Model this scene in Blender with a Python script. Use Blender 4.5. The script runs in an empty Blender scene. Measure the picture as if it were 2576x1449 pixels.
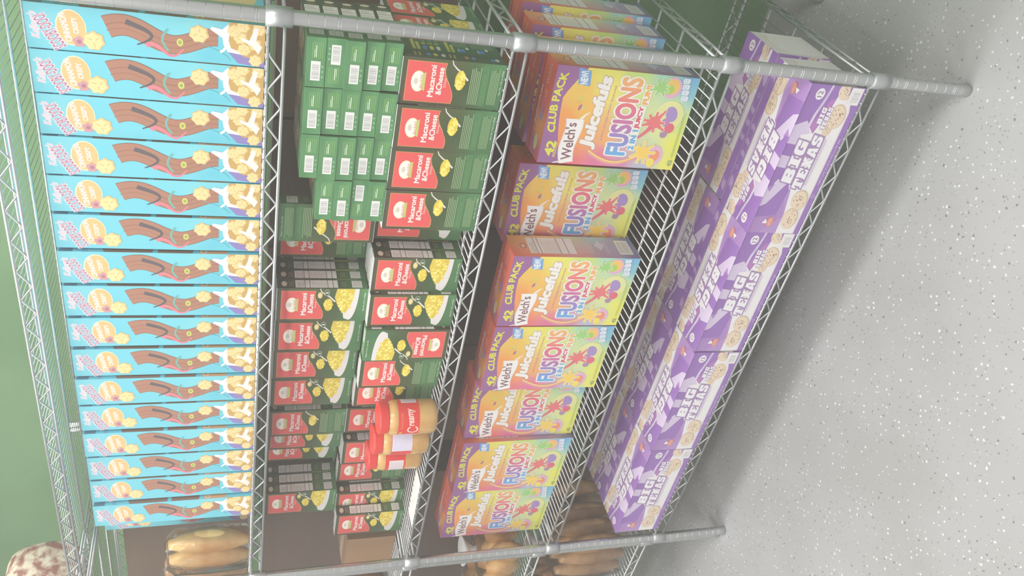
import bpy, bmesh, math, random
from mathutils import Vector, Matrix, geometry
random.seed(7)
S = bpy.context.scene
C = S.collection
INCH = 0.0254
# ------------------------------------------------------------------ camera, world, lights, exposure
CAM = (0.4824, -1.33697, 1.47827)
YAW, PITCH, ROLL, FPX = 0.65076, 0.32684, 0.00719, 2082.0
f = Vector((-math.sin(YAW)*math.cos(PITCH), math.cos(YAW)*math.cos(PITCH), -math.sin(PITCH)))
r0 = Vector((math.cos(YAW), math.sin(YAW), 0)); u0 = r0.cross(f)
cr, sr = math.cos(ROLL), math.sin(ROLL)
r = cr*r0 + sr*u0; u = cr*u0 - sr*r0
cd = bpy.data.cameras.new('camera'); cam = bpy.data.objects.new('camera', cd); C.objects.link(cam)
cd.sensor_fit = 'HORIZONTAL'; cd.sensor_width = 36.0; cd.lens = FPX/2576*36.0; cd.clip_start = 0.02; cd.clip_end = 60
X_, Y_, Z_ = -u, r, -f                      # the phone was held sideways: picture-left is up
cam.matrix_world = Matrix(((X_.x, Y_.x, Z_.x, CAM[0]), (X_.y, Y_.y, Z_.y, CAM[1]), (X_.z, Y_.z, Z_.z, CAM[2]), (0, 0, 0, 1)))
S.camera = cam
w = bpy.data.worlds.new('world'); S.world = w; w.use_nodes = True
w.node_tree.nodes['Background'].inputs[0].default_value = (1.0, 0.97, 0.935, 1)
w.node_tree.nodes['Background'].inputs[1].default_value = 0.85
def area(loc, sx, sy, p, col=(1, 0.985, 0.955)):
    l = bpy.data.lights.new('ceiling_panel_light', 'AREA'); l.shape = 'RECTANGLE'; l.size = sx; l.size_y = sy; l.energy = p; l.color = col
    o = bpy.data.objects.new('ceiling_panel_light', l); C.objects.link(o); o.location = loc
PANELS = [(-0.3, -0.35, 38), (-2.1, -0.6, 28), (-0.3, -2.3, 54), (-2.1, -2.3, 40), (1.5, -1.4, 46)]
for x, y, p in PANELS: area((x, y, 2.86), 1.2, 0.6, p)
vs = S.view_settings; vs.view_transform = 'Standard'; vs.look = 'None'; vs.gamma = 1.0; vs.use_curve_mapping = False
vs.exposure = -0.38

# ------------------------------------------------------------------ helpers
def lin(c):
    out = []
    for v in c:
        v = v/255.0
        out.append(v/12.92 if v <= 0.04045 else ((v+0.055)/1.055)**2.4)
    return tuple(out)
def mat(name, col, rough=0.5, metal=0.0, **kw):
    m = bpy.data.materials.new(name); m.use_nodes = True
    b = m.node_tree.nodes['Principled BSDF']
    b.inputs['Base Color'].default_value = (*lin(col), 1); b.inputs['Roughness'].default_value = rough; b.inputs['Metallic'].default_value = metal
    for k, v in kw.items(): b.inputs[k.replace('_', ' ')].default_value = v
    return m
def noisy(m, c1, c2, scale=20, detail=3, lo=0.4, hi=0.6, rough=None, bump=0.0):
    nt = m.node_tree; b = nt.nodes['Principled BSDF']
    tc = nt.nodes.new('ShaderNodeTexCoord'); n = nt.nodes.new('ShaderNodeTexNoise'); n.inputs['Scale'].default_value = scale; n.inputs['Detail'].default_value = detail
    rp = nt.nodes.new('ShaderNodeValToRGB'); rp.color_ramp.elements[0].position = lo; rp.color_ramp.elements[1].position = hi
    rp.color_ramp.elements[0].color = (*lin(c1), 1); rp.color_ramp.elements[1].color = (*lin(c2), 1)
    nt.links.new(tc.outputs['Object'], n.inputs['Vector']); nt.links.new(n.outputs['Fac'], rp.inputs['Fac']); nt.links.new(rp.outputs['Color'], b.inputs['Base Color'])
    if bump:
        bp = nt.nodes.new('ShaderNodeBump'); bp.inputs['Strength'].default_value = bump; bp.inputs['Distance'].default_value = 0.003
        nt.links.new(n.outputs['Fac'], bp.inputs['Height']); nt.links.new(bp.outputs['Normal'], b.inputs['Normal'])
    return m
def print_mat(name, rough, spec=0.4, coat=0.0):
    m = bpy.data.materials.new(name); m.use_nodes = True; nt = m.node_tree
    b = nt.nodes['Principled BSDF']; a = nt.nodes.new('ShaderNodeVertexColor'); a.layer_name = 'Col'
    nt.links.new(a.outputs['Color'], b.inputs['Base Color']); b.inputs['Roughness'].default_value = rough
    b.inputs['Specular IOR Level'].default_value = spec; b.inputs['Coat Weight'].default_value = coat; b.inputs['Coat Roughness'].default_value = 0.13
    return m
PRINT = print_mat('printed_cardboard', 0.40, 0.4, 0.28)
PRINTL = print_mat('printed_label', 0.35, 0.4)
CHROME = mat('zinc_chrome', (205, 208, 208), 0.27, 0.92)
CHROME2 = mat('zinc_chrome_wire', (200, 204, 204), 0.33, 0.88)
COLLAR = mat('collar_metal', (196, 200, 202), 0.38, 0.8)

class MB:
    "collects geometry with per-face(corner) colour into ONE mesh"
    def __init__(s): s.v = []; s.f = []; s.c = []; s.sm = []
    def quad(s, a, b, c, d, col): 
        i = len(s.v); s.v += [a, b, c, d]; s.f.append((i, i+1, i+2, i+3)); s.c.append(col); s.sm.append(False)
    def tube(s, pts, rad, seg=8, col=(200, 200, 200), cap=True):
        pts = [Vector(p) for p in pts]; n = len(pts); base = len(s.v)
        rr = rad if isinstance(rad, (list, tuple)) else [rad]*n
        prev = None
        for i, p in enumerate(pts):
            t = (pts[min(i+1, n-1)] - pts[max(i-1, 0)]).normalized()
            ref = prev if prev is not None else (Vector((0, 0, 1)) if abs(t.z) < 0.9 else Vector((1, 0, 0)))
            a = (ref - t*ref.dot(t)).normalized(); b = t.cross(a); prev = a
            for k in range(seg):
                an = 2*math.pi*k/seg; s.v.append(tuple(p + (a*math.cos(an) + b*math.sin(an))*rr[i]))
        for i in range(n-1):
            for k in range(seg):
                k2 = (k+1) % seg; s.f.append((base+i*seg+k, base+i*seg+k2, base+(i+1)*seg+k2, base+(i+1)*seg+k)); s.c.append(col); s.sm.append(True)
        if cap:
            s.f.append(tuple(base+k for k in range(seg-1, -1, -1))); s.c.append(col); s.sm.append(False)
            s.f.append(tuple(base+(n-1)*seg+k for k in range(seg))); s.c.append(col); s.sm.append(False)
    def lathe(s, prof, loc=(0, 0, 0), seg=24, col=(200, 200, 200), axis='z', smooth=True):
        base = len(s.v); n = len(prof)
        for rad, z in prof:
            for k in range(seg):
                an = 2*math.pi*k/seg; s.v.append((loc[0]+rad*math.cos(an), loc[1]+rad*math.sin(an), loc[2]+z))
        for i in range(n-1):
            for k in range(seg):
                k2 = (k+1) % seg; s.f.append((base+i*seg+k, base+i*seg+k2, base+(i+1)*seg+k2, base+(i+1)*seg+k)); s.c.append(col); s.sm.append(smooth)
        s.f.append(tuple(base+k for k in range(seg-1, -1, -1))); s.c.append(col); s.sm.append(False)
        s.f.append(tuple(base+(n-1)*seg+k for k in range(seg))); s.c.append(col); s.sm.append(False)
    def box(s, x0, x1, y0, y1, z0, z1, col, faces='all'):
        P = [(x0, y0, z0), (x1, y0, z0), (x1, y1, z0), (x0, y1, z0), (x0, y0, z1), (x1, y0, z1), (x1, y1, z1), (x0, y1, z1)]
        i = len(s.v); s.v += P
        for q in ((0, 1, 5, 4), (1, 2, 6, 5), (2, 3, 7, 6), (3, 0, 4, 7), (4, 5, 6, 7), (3, 2, 1, 0)):
            s.f.append(tuple(i+k for k in q)); s.c.append(col); s.sm.append(False)
    def mesh(s, name, material):
        me = bpy.data.meshes.new(name); me.from_pydata(s.v, [], s.f); me.materials.append(material)
        at = me.color_attributes.new('Col', 'FLOAT_COLOR', 'CORNER'); buf = []
        for fc, c in zip(s.f, s.c):
            if c and isinstance(c[0], (tuple, list)):
                for cc in c: buf += [*cc, 1.0]
            else:
                l = lin(c); buf += [*l, 1.0]*len(fc)
        at.data.foreach_set('color', buf); me.polygons.foreach_set('use_smooth', s.sm); me.update()
        return me
def obj(name, me, parent=None, loc=(0, 0, 0), rot=(0, 0, 0)):
    o = bpy.data.objects.new(name, me); C.objects.link(o); o.location = loc; o.rotation_euler = rot
    if parent: o.parent = parent
    return o
def tag(o, label=None, cat=None, group=None, kind=None):
    if label: o['label'] = label
    if cat: o['category'] = cat
    if group: o['group'] = group
    if kind: o['kind'] = kind
    return o
def thing(name, label, cat, loc=(0, 0, 0), rot=(0, 0, 0), group=None):
    return tag(obj(name, None, None, loc, rot), label, cat, group)
def copy_tree(o, parent=None):
    c = o.copy(); C.objects.link(c)
    if parent: c.parent = parent
    for ch in list(o.children): copy_tree(ch, c)
    return c

_tc = {}
def glyphs(txt, bold):
    key = (txt, bold)
    if key in _tc: return _tc[key]
    cu = bpy.data.curves.new('text', 'FONT'); cu.body = txt; cu.size = 1.0; cu.offset = bold; cu.resolution_u = 3; cu.fill_mode = 'FRONT'
    ob = bpy.data.objects.new('text', cu); me = bpy.data.meshes.new_from_object(ob)
    V = [(v.co.x, v.co.y) for v in me.vertices]; F = [tuple(p.vertices) for p in me.polygons]
    bpy.data.objects.remove(ob); bpy.data.curves.remove(cu); bpy.data.meshes.remove(me)
    x0 = min(v[0] for v in V); x1 = max(v[0] for v in V); y0 = min(v[1] for v in V); y1 = max(v[1] for v in V)
    _tc[key] = (V, F, x0, x1, y0, y1); return _tc[key]

class Art:
    "flat printed artwork on one face of a package; every call lays ink a hair above the last"
    def __init__(s, w, h): s.w = w; s.h = h; s.items = []; s.L = 1
    def add(s, V, F, cols, L=None):
        if L is None: L = s.L; s.L += 1
        s.items.append((V, F, cols, L))
    def bg(s, pts, n=14, m=18, pw=2.5, x0=0, y0=0, x1=None, y1=None, L=0):
        "smooth printed gradient from (u,v,colour) control points in 0..1"
        x1 = s.w if x1 is None else x1; y1 = s.h if y1 is None else y1
        P = [(a, b, lin(c)) for a, b, c in pts]
        def col(a, b):
            W = 0; o = [0, 0, 0]
            for pa, pb, c in P:
                k = 1/(((a-pa)**2 + ((b-pb)*s.h/s.w)**2) + 1e-4)**(pw/2); W += k
                for i in range(3): o[i] += k*c[i]
            return tuple(x/W for x in o)
        V = []; CC = []; F = []; cols = []
        for j in range(m+1):
            for i in range(n+1):
                x = x0+(x1-x0)*i/n; y = y0+(y1-y0)*j/m; V.append((x, y)); CC.append(col(x/s.w, y/s.h))
        for j in range(m):
            for i in range(n):
                q = (j*(n+1)+i, j*(n+1)+i+1, (j+1)*(n+1)+i+1, (j+1)*(n+1)+i); F.append(q); cols.append([CC[k] for k in q])
        s.add(V, F, cols, L)
    def poly(s, pts, col, L=None):
        pts = [(min(max(x, 0), s.w), min(max(y, 0), s.h)) for x, y in pts]
        tri = geometry.tessellate_polygon([[Vector((x, y, 0)) for x, y in pts]])
        F = []
        for a, b, c in tri:
            (ax, ay), (bx, by), (cx, cy) = pts[a], pts[b], pts[c]
            F.append((a, b, c) if (bx-ax)*(cy-ay)-(by-ay)*(cx-ax) > 0 else (a, c, b))
        s.add(list(pts), F, [col]*len(F), L)
    def rect(s, x0, y0, x1, y1, col, L=None): s.poly([(x0, y0), (x1, y0), (x1, y1), (x0, y1)], col, L)
    def ell(s, cx, cy, rx, ry, col, L=None, ang=0, n=20, a0=0, a1=360):
        ca, sa = math.cos(ang), math.sin(ang); P = []
        for k in range(n if a1-a0 == 360 else n+1):
            t = math.radians(a0+(a1-a0)*k/n); x = rx*math.cos(t); y = ry*math.sin(t); P.append((cx+x*ca-y*sa, cy+x*sa+y*ca))
        s.poly(P, col, L)
    def blob(s, cx, cy, rad, col, L=None, lobes=6, amp=0.15, seed=0, sx=1, sy=1, ph=0):
        rn = random.Random(seed); P = []
        for k in range(36):
            t = 2*math.pi*k/36; q = rad*(1+amp*math.cos(lobes*t+ph)+amp*0.3*rn.uniform(-1, 1)); P.append((cx+q*sx*math.cos(t), cy+q*sy*math.sin(t)))
        s.poly(P, col, L)
    def stroke(s, pts, wd, col, L=None, w2=None):
        "ribbon along a polyline"
        n = len(pts); A = []; B = []
        for i, (x, y) in enumerate(pts):
            ax, ay = pts[max(i-1, 0)]; bx, by = pts[min(i+1, n-1)]; dx, dy = bx-ax, by-ay; d = math.hypot(dx, dy) or 1
            q = (wd + ((w2-wd)*i/(n-1) if w2 is not None else 0))/2
            A.append((x-dy/d*q, y+dx/d*q)); B.append((x+dy/d*q, y-dx/d*q))
        V = [(min(max(x, 0), s.w), min(max(y, 0), s.h)) for x, y in A+B]
        F = []
        for i in range(n-1): F.append((i, n+i, n+i+1, i+1))
        s.add(V, F, [col]*len(F), L)
    def text(s, txt, x, y, wd, ht, col, bold=0.0, ang=0, shear=0.0, out=None, ow=0.03, L=None, arch=0.0, cols=None, taper=0.0):
        "text fitted to a wd x ht frame whose lower-left corner is x,y; weight and outline are built from shifted impressions"
        b0 = 0.0; b1 = bold-b0
        V, F, x0, x1, y0, y1 = glyphs(txt, b0); ca, sa = math.cos(ang), math.sin(ang)
        def m(vx, vy):
            a = (vx-x0)/(x1-x0); b = (vy-y0)/(y1-y0); hh = ht*(1+taper*(a-0.5)*2)
            px = a*wd + shear*b*ht; py = b*hh + arch*ht*(4*a*(1-a)) - (hh-ht)/2
            return (x+px*ca-py*sa, y+px*sa+py*ca)
        if out is not None:
            for k in range(10):
                t = 2*math.pi*k/10; q = b1+ow; s.add([m(vx+q*math.cos(t), vy+q*math.sin(t)) for vx, vy in V], F, [out]*len(F))
        cc = [col]*len(F)
        if cols:
            cc = []
            for fc in F:
                a = sum(V[k][0] for k in fc)/len(fc); t = (a-x0)/(x1-x0)*(len(cols)-1); i = min(int(t), len(cols)-2); q = t-i
                cc.append(tuple(cols[i][k]*(1-q)+cols[i+1][k]*q for k in range(3)))
        if b1 > 0.004:
            for k in range(6):
                t = 2*math.pi*k/6; s.add([m(vx+b1*math.cos(t), vy+b1*math.sin(t)) for vx, vy in V], F, cc)
        s.add([m(*v) for v in V], F, cc)
    def lines(s, x0, y0, x1, y1, n, col, fill=0.45, vertical=False, ragged=0.15, seed=1):
        rn = random.Random(seed); L = s.L; s.L += 1
        for i in range(n):
            if vertical:
                p = (x1-x0)/n; a = x0+p*i; s.rect(a, y0+(y1-y0)*ragged*rn.random(), a+p*fill, y1, col, L)
            else:
                p = (y1-y0)/n; a = y0+p*i; s.rect(x0, a, x1-(x1-x0)*ragged*rn.random(), a+p*fill, col, L)
    def barcode(s, x0, y0, x1, y1, vertical=False, seed=3, bgc=(232, 230, 226), ink=(150, 148, 150)):
        s.rect(x0, y0, x1, y1, bgc); rn = random.Random(seed); L = s.L; s.L += 1
        mx = (x1-x0)*0.1; my = (y1-y0)*0.12
        a = (y0+my) if vertical else (x0+mx); e = (y1-my) if vertical else (x1-mx); un = (e-a)/30
        while a < e-un:
            wd = un*rn.choice([0.6, 0.6, 1.2])
            if vertical: s.rect(x0+mx, a, x1-mx, a+wd, ink, L)
            else: s.rect(a, y0+my, a+wd, y1-my, ink, L)
            a += wd + un*rn.choice([0.6, 0.9, 1.5])
    def put(s, mb, o, ud, vd, step=0.000005):
        o = Vector(o); ud = Vector(ud); vd = Vector(vd); n = ud.cross(vd)
        for V, F, cols, L in s.items:
            i = len(mb.v); mb.v += [tuple(o+ud*x+vd*y+n*(0.0001+L*step)) for x, y in V]
            mb.f += [tuple(i+k for k in fc) for fc in F]; mb.c += list(cols); mb.sm += [False]*len(F)

# ------------------------------------------------------------------ the setting
def floor_mat():
    m = mat('grey_flake_floor', (196, 196, 197), 0.5); nt = m.node_tree; b = nt.nodes['Principled BSDF']
    b.inputs['Specular IOR Level'].default_value = 0.35
    tc = nt.nodes.new('ShaderNodeTexCoord')
    def mixer(prev, scale, thr, col, keep, seed):
        mp = nt.nodes.new('ShaderNodeMapping'); mp.inputs['Location'].default_value = (seed, seed*1.7, 0); mp.inputs['Rotation'].default_value = (0, 0, seed)
        ns = nt.nodes.new('ShaderNodeTexNoise'); ns.inputs['Scale'].default_value = 140; ns.inputs['Detail'].default_value = 1
        ad = nt.nodes.new('ShaderNodeVectorMath'); ad.operation = 'MULTIPLY_ADD'; ad.inputs[1].default_value = (0.006, 0.006, 0)
        vo = nt.nodes.new('ShaderNodeTexVoronoi'); vo.voronoi_dimensions = '2D'; vo.inputs['Scale'].default_value = scale
        nt.links.new(tc.outputs['Object'], mp.inputs['Vector']); nt.links.new(mp.outputs[0], ns.inputs['Vector'])
        nt.links.new(ns.outputs['Color'], ad.inputs[0]); nt.links.new(mp.outputs[0], ad.inputs[2]); nt.links.new(ad.outputs[0], vo.inputs['Vector'])
        sp = nt.nodes.new('ShaderNodeSeparateColor'); nt.links.new(vo.outputs['Color'], sp.inputs[0])
        # radius varies per cell
        rd = nt.nodes.new('ShaderNodeMath'); rd.operation = 'MULTIPLY_ADD'; rd.inputs[1].default_value = thr; rd.inputs[2].default_value = thr*0.35; nt.links.new(sp.outputs[1], rd.inputs[0])
        ls = nt.nodes.new('ShaderNodeMath'); ls.operation = 'LESS_THAN'; nt.links.new(vo.outputs['Distance'], ls.inputs[0]); nt.links.new(rd.outputs[0], ls.inputs[1])
        kp = nt.nodes.new('ShaderNodeMath'); kp.operation = 'LESS_THAN'; kp.inputs[1].default_value = keep; nt.links.new(sp.outputs[0], kp.inputs[0])
        an = nt.nodes.new('ShaderNodeMath'); an.operation = 'MULTIPLY'; nt.links.new(ls.outputs[0], an.inputs[0]); nt.links.new(kp.outputs[0], an.inputs[1])
        mu = nt.nodes.new('ShaderNodeMath'); mu.operation = 'MULTIPLY'; mu.inputs[1].default_value = 0.75; nt.links.new(an.outputs[0], mu.inputs[0])
        mx = nt.nodes.new('ShaderNodeMix'); mx.data_type = 'RGBA'; nt.links.new(mu.outputs[0], mx.inputs[0]); nt.links.new(prev, mx.inputs[6]); mx.inputs[7].default_value = (*lin(col), 1)
        return mx.outputs[2]
    n0 = nt.nodes.new('ShaderNodeTexNoise'); n0.inputs['Scale'].default_value = 1.6; n0.inputs['Detail'].default_value = 3
    rp = nt.nodes.new('ShaderNodeValToRGB'); rp.color_ramp.elements[0].color = (*lin((168, 168, 167)), 1); rp.color_ramp.elements[1].color = (*lin((184, 184, 186)), 1)
    rp.color_ramp.elements[0].position = 0.35; rp.color_ramp.elements[1].position = 0.65
    nt.links.new(tc.outputs['Object'], n0.inputs['Vector']); nt.links.new(n0.outputs['Fac'], rp.inputs['Fac'])
    c = mixer(rp.outputs['Color'], 90, 0.17, (150, 152, 154), 0.30, 1.3)
    c = mixer(c, 58, 0.12, (104, 108, 112), 0.22, 3.1)
    c = mixer(c, 70, 0.15, (236, 236, 236), 0.26, 5.7)
    nt.links.new(c, b.inputs['Base Color'])
    return m
def plane(name, pts, m):
    mb = MB(); mb.quad(*pts, (200, 200, 200)); me = mb.mesh(name, m); return tag(obj(name, me), kind='structure')
WALLY = 0.79
def slab(name, x0, x1, y0, y1, z0, z1, m):
    mb = MB(); mb.box(x0, x1, y0, y1, z0, z1, (200, 200, 200)); return tag(obj(name, mb.mesh(name, m)), kind='structure')
slab('floor', -6, 4, -5, WALLY+0.1, -0.1, 0, floor_mat())
slab('wall_back', -6, 4, WALLY, WALLY+0.1, 0, 2.9, noisy(mat('green_wall_paint', (106, 146, 100), 0.6), (101, 142, 95), (112, 152, 106), 3))
slab('ceiling', -6, 4, -5, WALLY+0.1, 2.9, 3.0, mat('white_ceiling', (225, 224, 218), 0.8))
EM = mat('lit_diffuser', (250, 248, 240), 0.5); EM.node_tree.nodes['Principled BSDF'].inputs['Emission Color'].default_value = (1, 0.98, 0.94, 1); EM.node_tree.nodes['Principled BSDF'].inputs['Emission Strength'].default_value = 4
FRM = mat('white_frame', (235, 235, 232), 0.5)
for k, (x, y, p) in enumerate(PANELS):
    t = thing('ceiling_light', 'flat white ceiling panel light, %s' % ['nearest above the shelves', 'above the far end of the shelves', 'behind the camera', 'in the far corner of the aisle', 'right of the shelf end'][k], 'light', (x, y, 2.9), group='ceiling panel lights')
    mb = MB()
    for a in ((-.62, .62, -.33, -.3), (-.62, .62, .3, .33), (-.62, -.6, -.3, .3), (.6, .62, -.3, .3)): mb.box(a[0], a[1], a[2], a[3], -0.025, -0.0005, (235, 235, 232))
    obj('frame', mb.mesh('light_frame', FRM), t)
    mb = MB(); mb.box(-.6, .6, -.3, .3, -0.02, -0.005, (250, 250, 250)); obj('diffuser', mb.mesh('light_diffuser', EM), t)

# ------------------------------------------------------------------ wire shelving
W = 58.7*INCH; D = 22.8*INCH
SH = [0.23764, 0.58739, 1.00405, 1.41303, 1.41303+16.3*INCH]     # mid height of each shelf's edge truss
TOP = 0.0164                                                      # deck surface above that
def post_mesh(H):
    mb = MB(); R = 0.0127; g = 0.0007; z = 0.045; k = 0; last = 0.032; cuts = []
    while z < H-0.01:
        cuts += [z+q for q in ((0, 0.0045) if k % 5 == 0 else (0,))]; z += INCH; k += 1
    def piece(prof):
        base = len(mb.v); seg = 28
        for rad, zz in prof:
            for q in range(seg): mb.v.append((rad*math.cos(2*math.pi*q/seg), rad*math.sin(2*math.pi*q/seg), zz))
        for i in range(len(prof)-1):
            for q in range(seg): q2 = (q+1) % seg; mb.f.append((base+i*seg+q, base+i*seg+q2, base+(i+1)*seg+q2, base+(i+1)*seg+q)); mb.c.append((200, 200, 200)); mb.sm.append(True)
    for c in cuts:
        piece([(R, last), (R, c-0.0008)]); piece([(R, c-0.0008), (R-g*0.8, c-0.0004), (R-g, c), (R-g*0.8, c+0.0004), (R, c+0.0008)]); last = c+0.0008
    piece([(R, last), (R, H-0.002), (R-0.002, H)]); mb.lathe([(R*0.5, H-0.0005), (R-0.002, H)], seg=28); mb.lathe([(R, 0.031), (R, 0.032)], seg=28)
    return mb.mesh('post', CHROME)
def foot_mesh():
    mb = MB(); mb.lathe([(0.0125, 0), (0.0138, 0.003), (0.0138, 0.010), (0.0128, 0.014), (0.0125, 0.0325)], seg=20); return mb.mesh('leveling_foot', mat('grey_foot', (170, 172, 172), 0.5, 0.4))
def collar_mesh():
    mb = MB(); mb.lathe([(0.0131, -0.0245), (0.0162, -0.0240), (0.0170, 0.0170), (0.0155, 0.0175), (0.0131, 0.0178)], seg=28)
    return mb.mesh('collar', COLLAR)
def truss(mb, p0, p1, z, wave0=0.05, rod=0.0030):
    p0 = Vector(p0); p1 = Vector(p1); d = (p1-p0); L = d.length; d = d/L; off = 0.0127
    for s in (1, -1):
        pts = [p0+Vector((0, 0, z+s*off)), p1+Vector((0, 0, z+s*off))]; mb.tube(pts, rod, 8)
    n = max(2, round((L-2*wave0)/0.0315)); st = (L-2*wave0)/n; pts = []
    for i in range(n+1):
        c = p0+d*(wave0+i*st); zz = z + (0.0098 if i % 2 == 0 else -0.0098)
        pts.append(c-d*0.0022+Vector((0, 0, zz))); pts.append(c+d*0.0022+Vector((0, 0, zz)))
    mb.tube(pts, 0.0021, 6)
def make_unit(Wd, x_right, y0, heights, label, nwire=None):
    t = thing('wire_shelving_unit', label, 'shelving unit', (x_right, y0, 0))
    H = 1.93
    pm = post_mesh(H); fm = foot_mesh(); cm = collar_mesh()
    for px in (0, -Wd):
        for py in (0, D):
            p = obj('post', pm, t, (px, py, 0)); obj('leveling_foot', fm, p)
    deck = MB(); n = int((Wd-0.06)/0.0202); st = (Wd-0.06)/n
    for i in range(n+1):
        x = -0.03-i*st; deck.tube([(x, -0.0035, 0.0145), (x, D+0.0035, 0.0145)], 0.0015, 6)
    dm = deck.mesh('wire_deck', CHROME2); dk2 = MB()
    for i in range(n+1):
        x = -0.03-i*st; dk2.tube([(x, -0.0035, 0.0145), (x, D+0.0035, 0.0145)], 0.0008, 6)
    dm2 = dk2.mesh('fine_wire_deck', CHROME2)
    ft = MB(); truss(ft, (-0.0130, 0, 0), (-Wd+0.0130, 0, 0), 0); ftm = ft.mesh('edge_truss', CHROME2)
    st_ = MB(); truss(st_, (0, 0.013, 0), (0, D-0.013, 0), 0); stm = st_.mesh('end_truss', CHROME2)
    sr_ = MB()
    for k in range(5):
        y = 0.068+0.118*k
        if y < D-0.02: sr_.tube([(0, y, 0.0100), (-Wd, y, 0.0100)], 0.0028, 8)
    srm = sr_.mesh('support_rods', CHROME2)
    for z in heights:
        s = obj('shelf', dm2 if z > 1.7 else dm, t, (0, 0, z))
        obj('support_rods', srm, s)
        obj('edge_truss', ftm, s); obj('edge_truss', ftm, s, (0, D, 0)); obj('end_truss', stm, s); obj('end_truss', stm, s, (-Wd, 0, 0))
        for px in (0, -Wd):
            for py in (0, D): obj('collar', cm, s, (px, py, 0))
    return t
make_unit(W, 0, 0, SH, 'chrome wire shelving unit of boxed groceries, corner post crossing the top of the photo')
NSH = [SH[0]+INCH, SH[1]+1.2*INCH, SH[2], SH[3], SH[4]]
make_unit(W, -W-0.0355, 0.016, NSH, 'second chrome wire shelving unit beyond the lower post, holding bagged bread')

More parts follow.
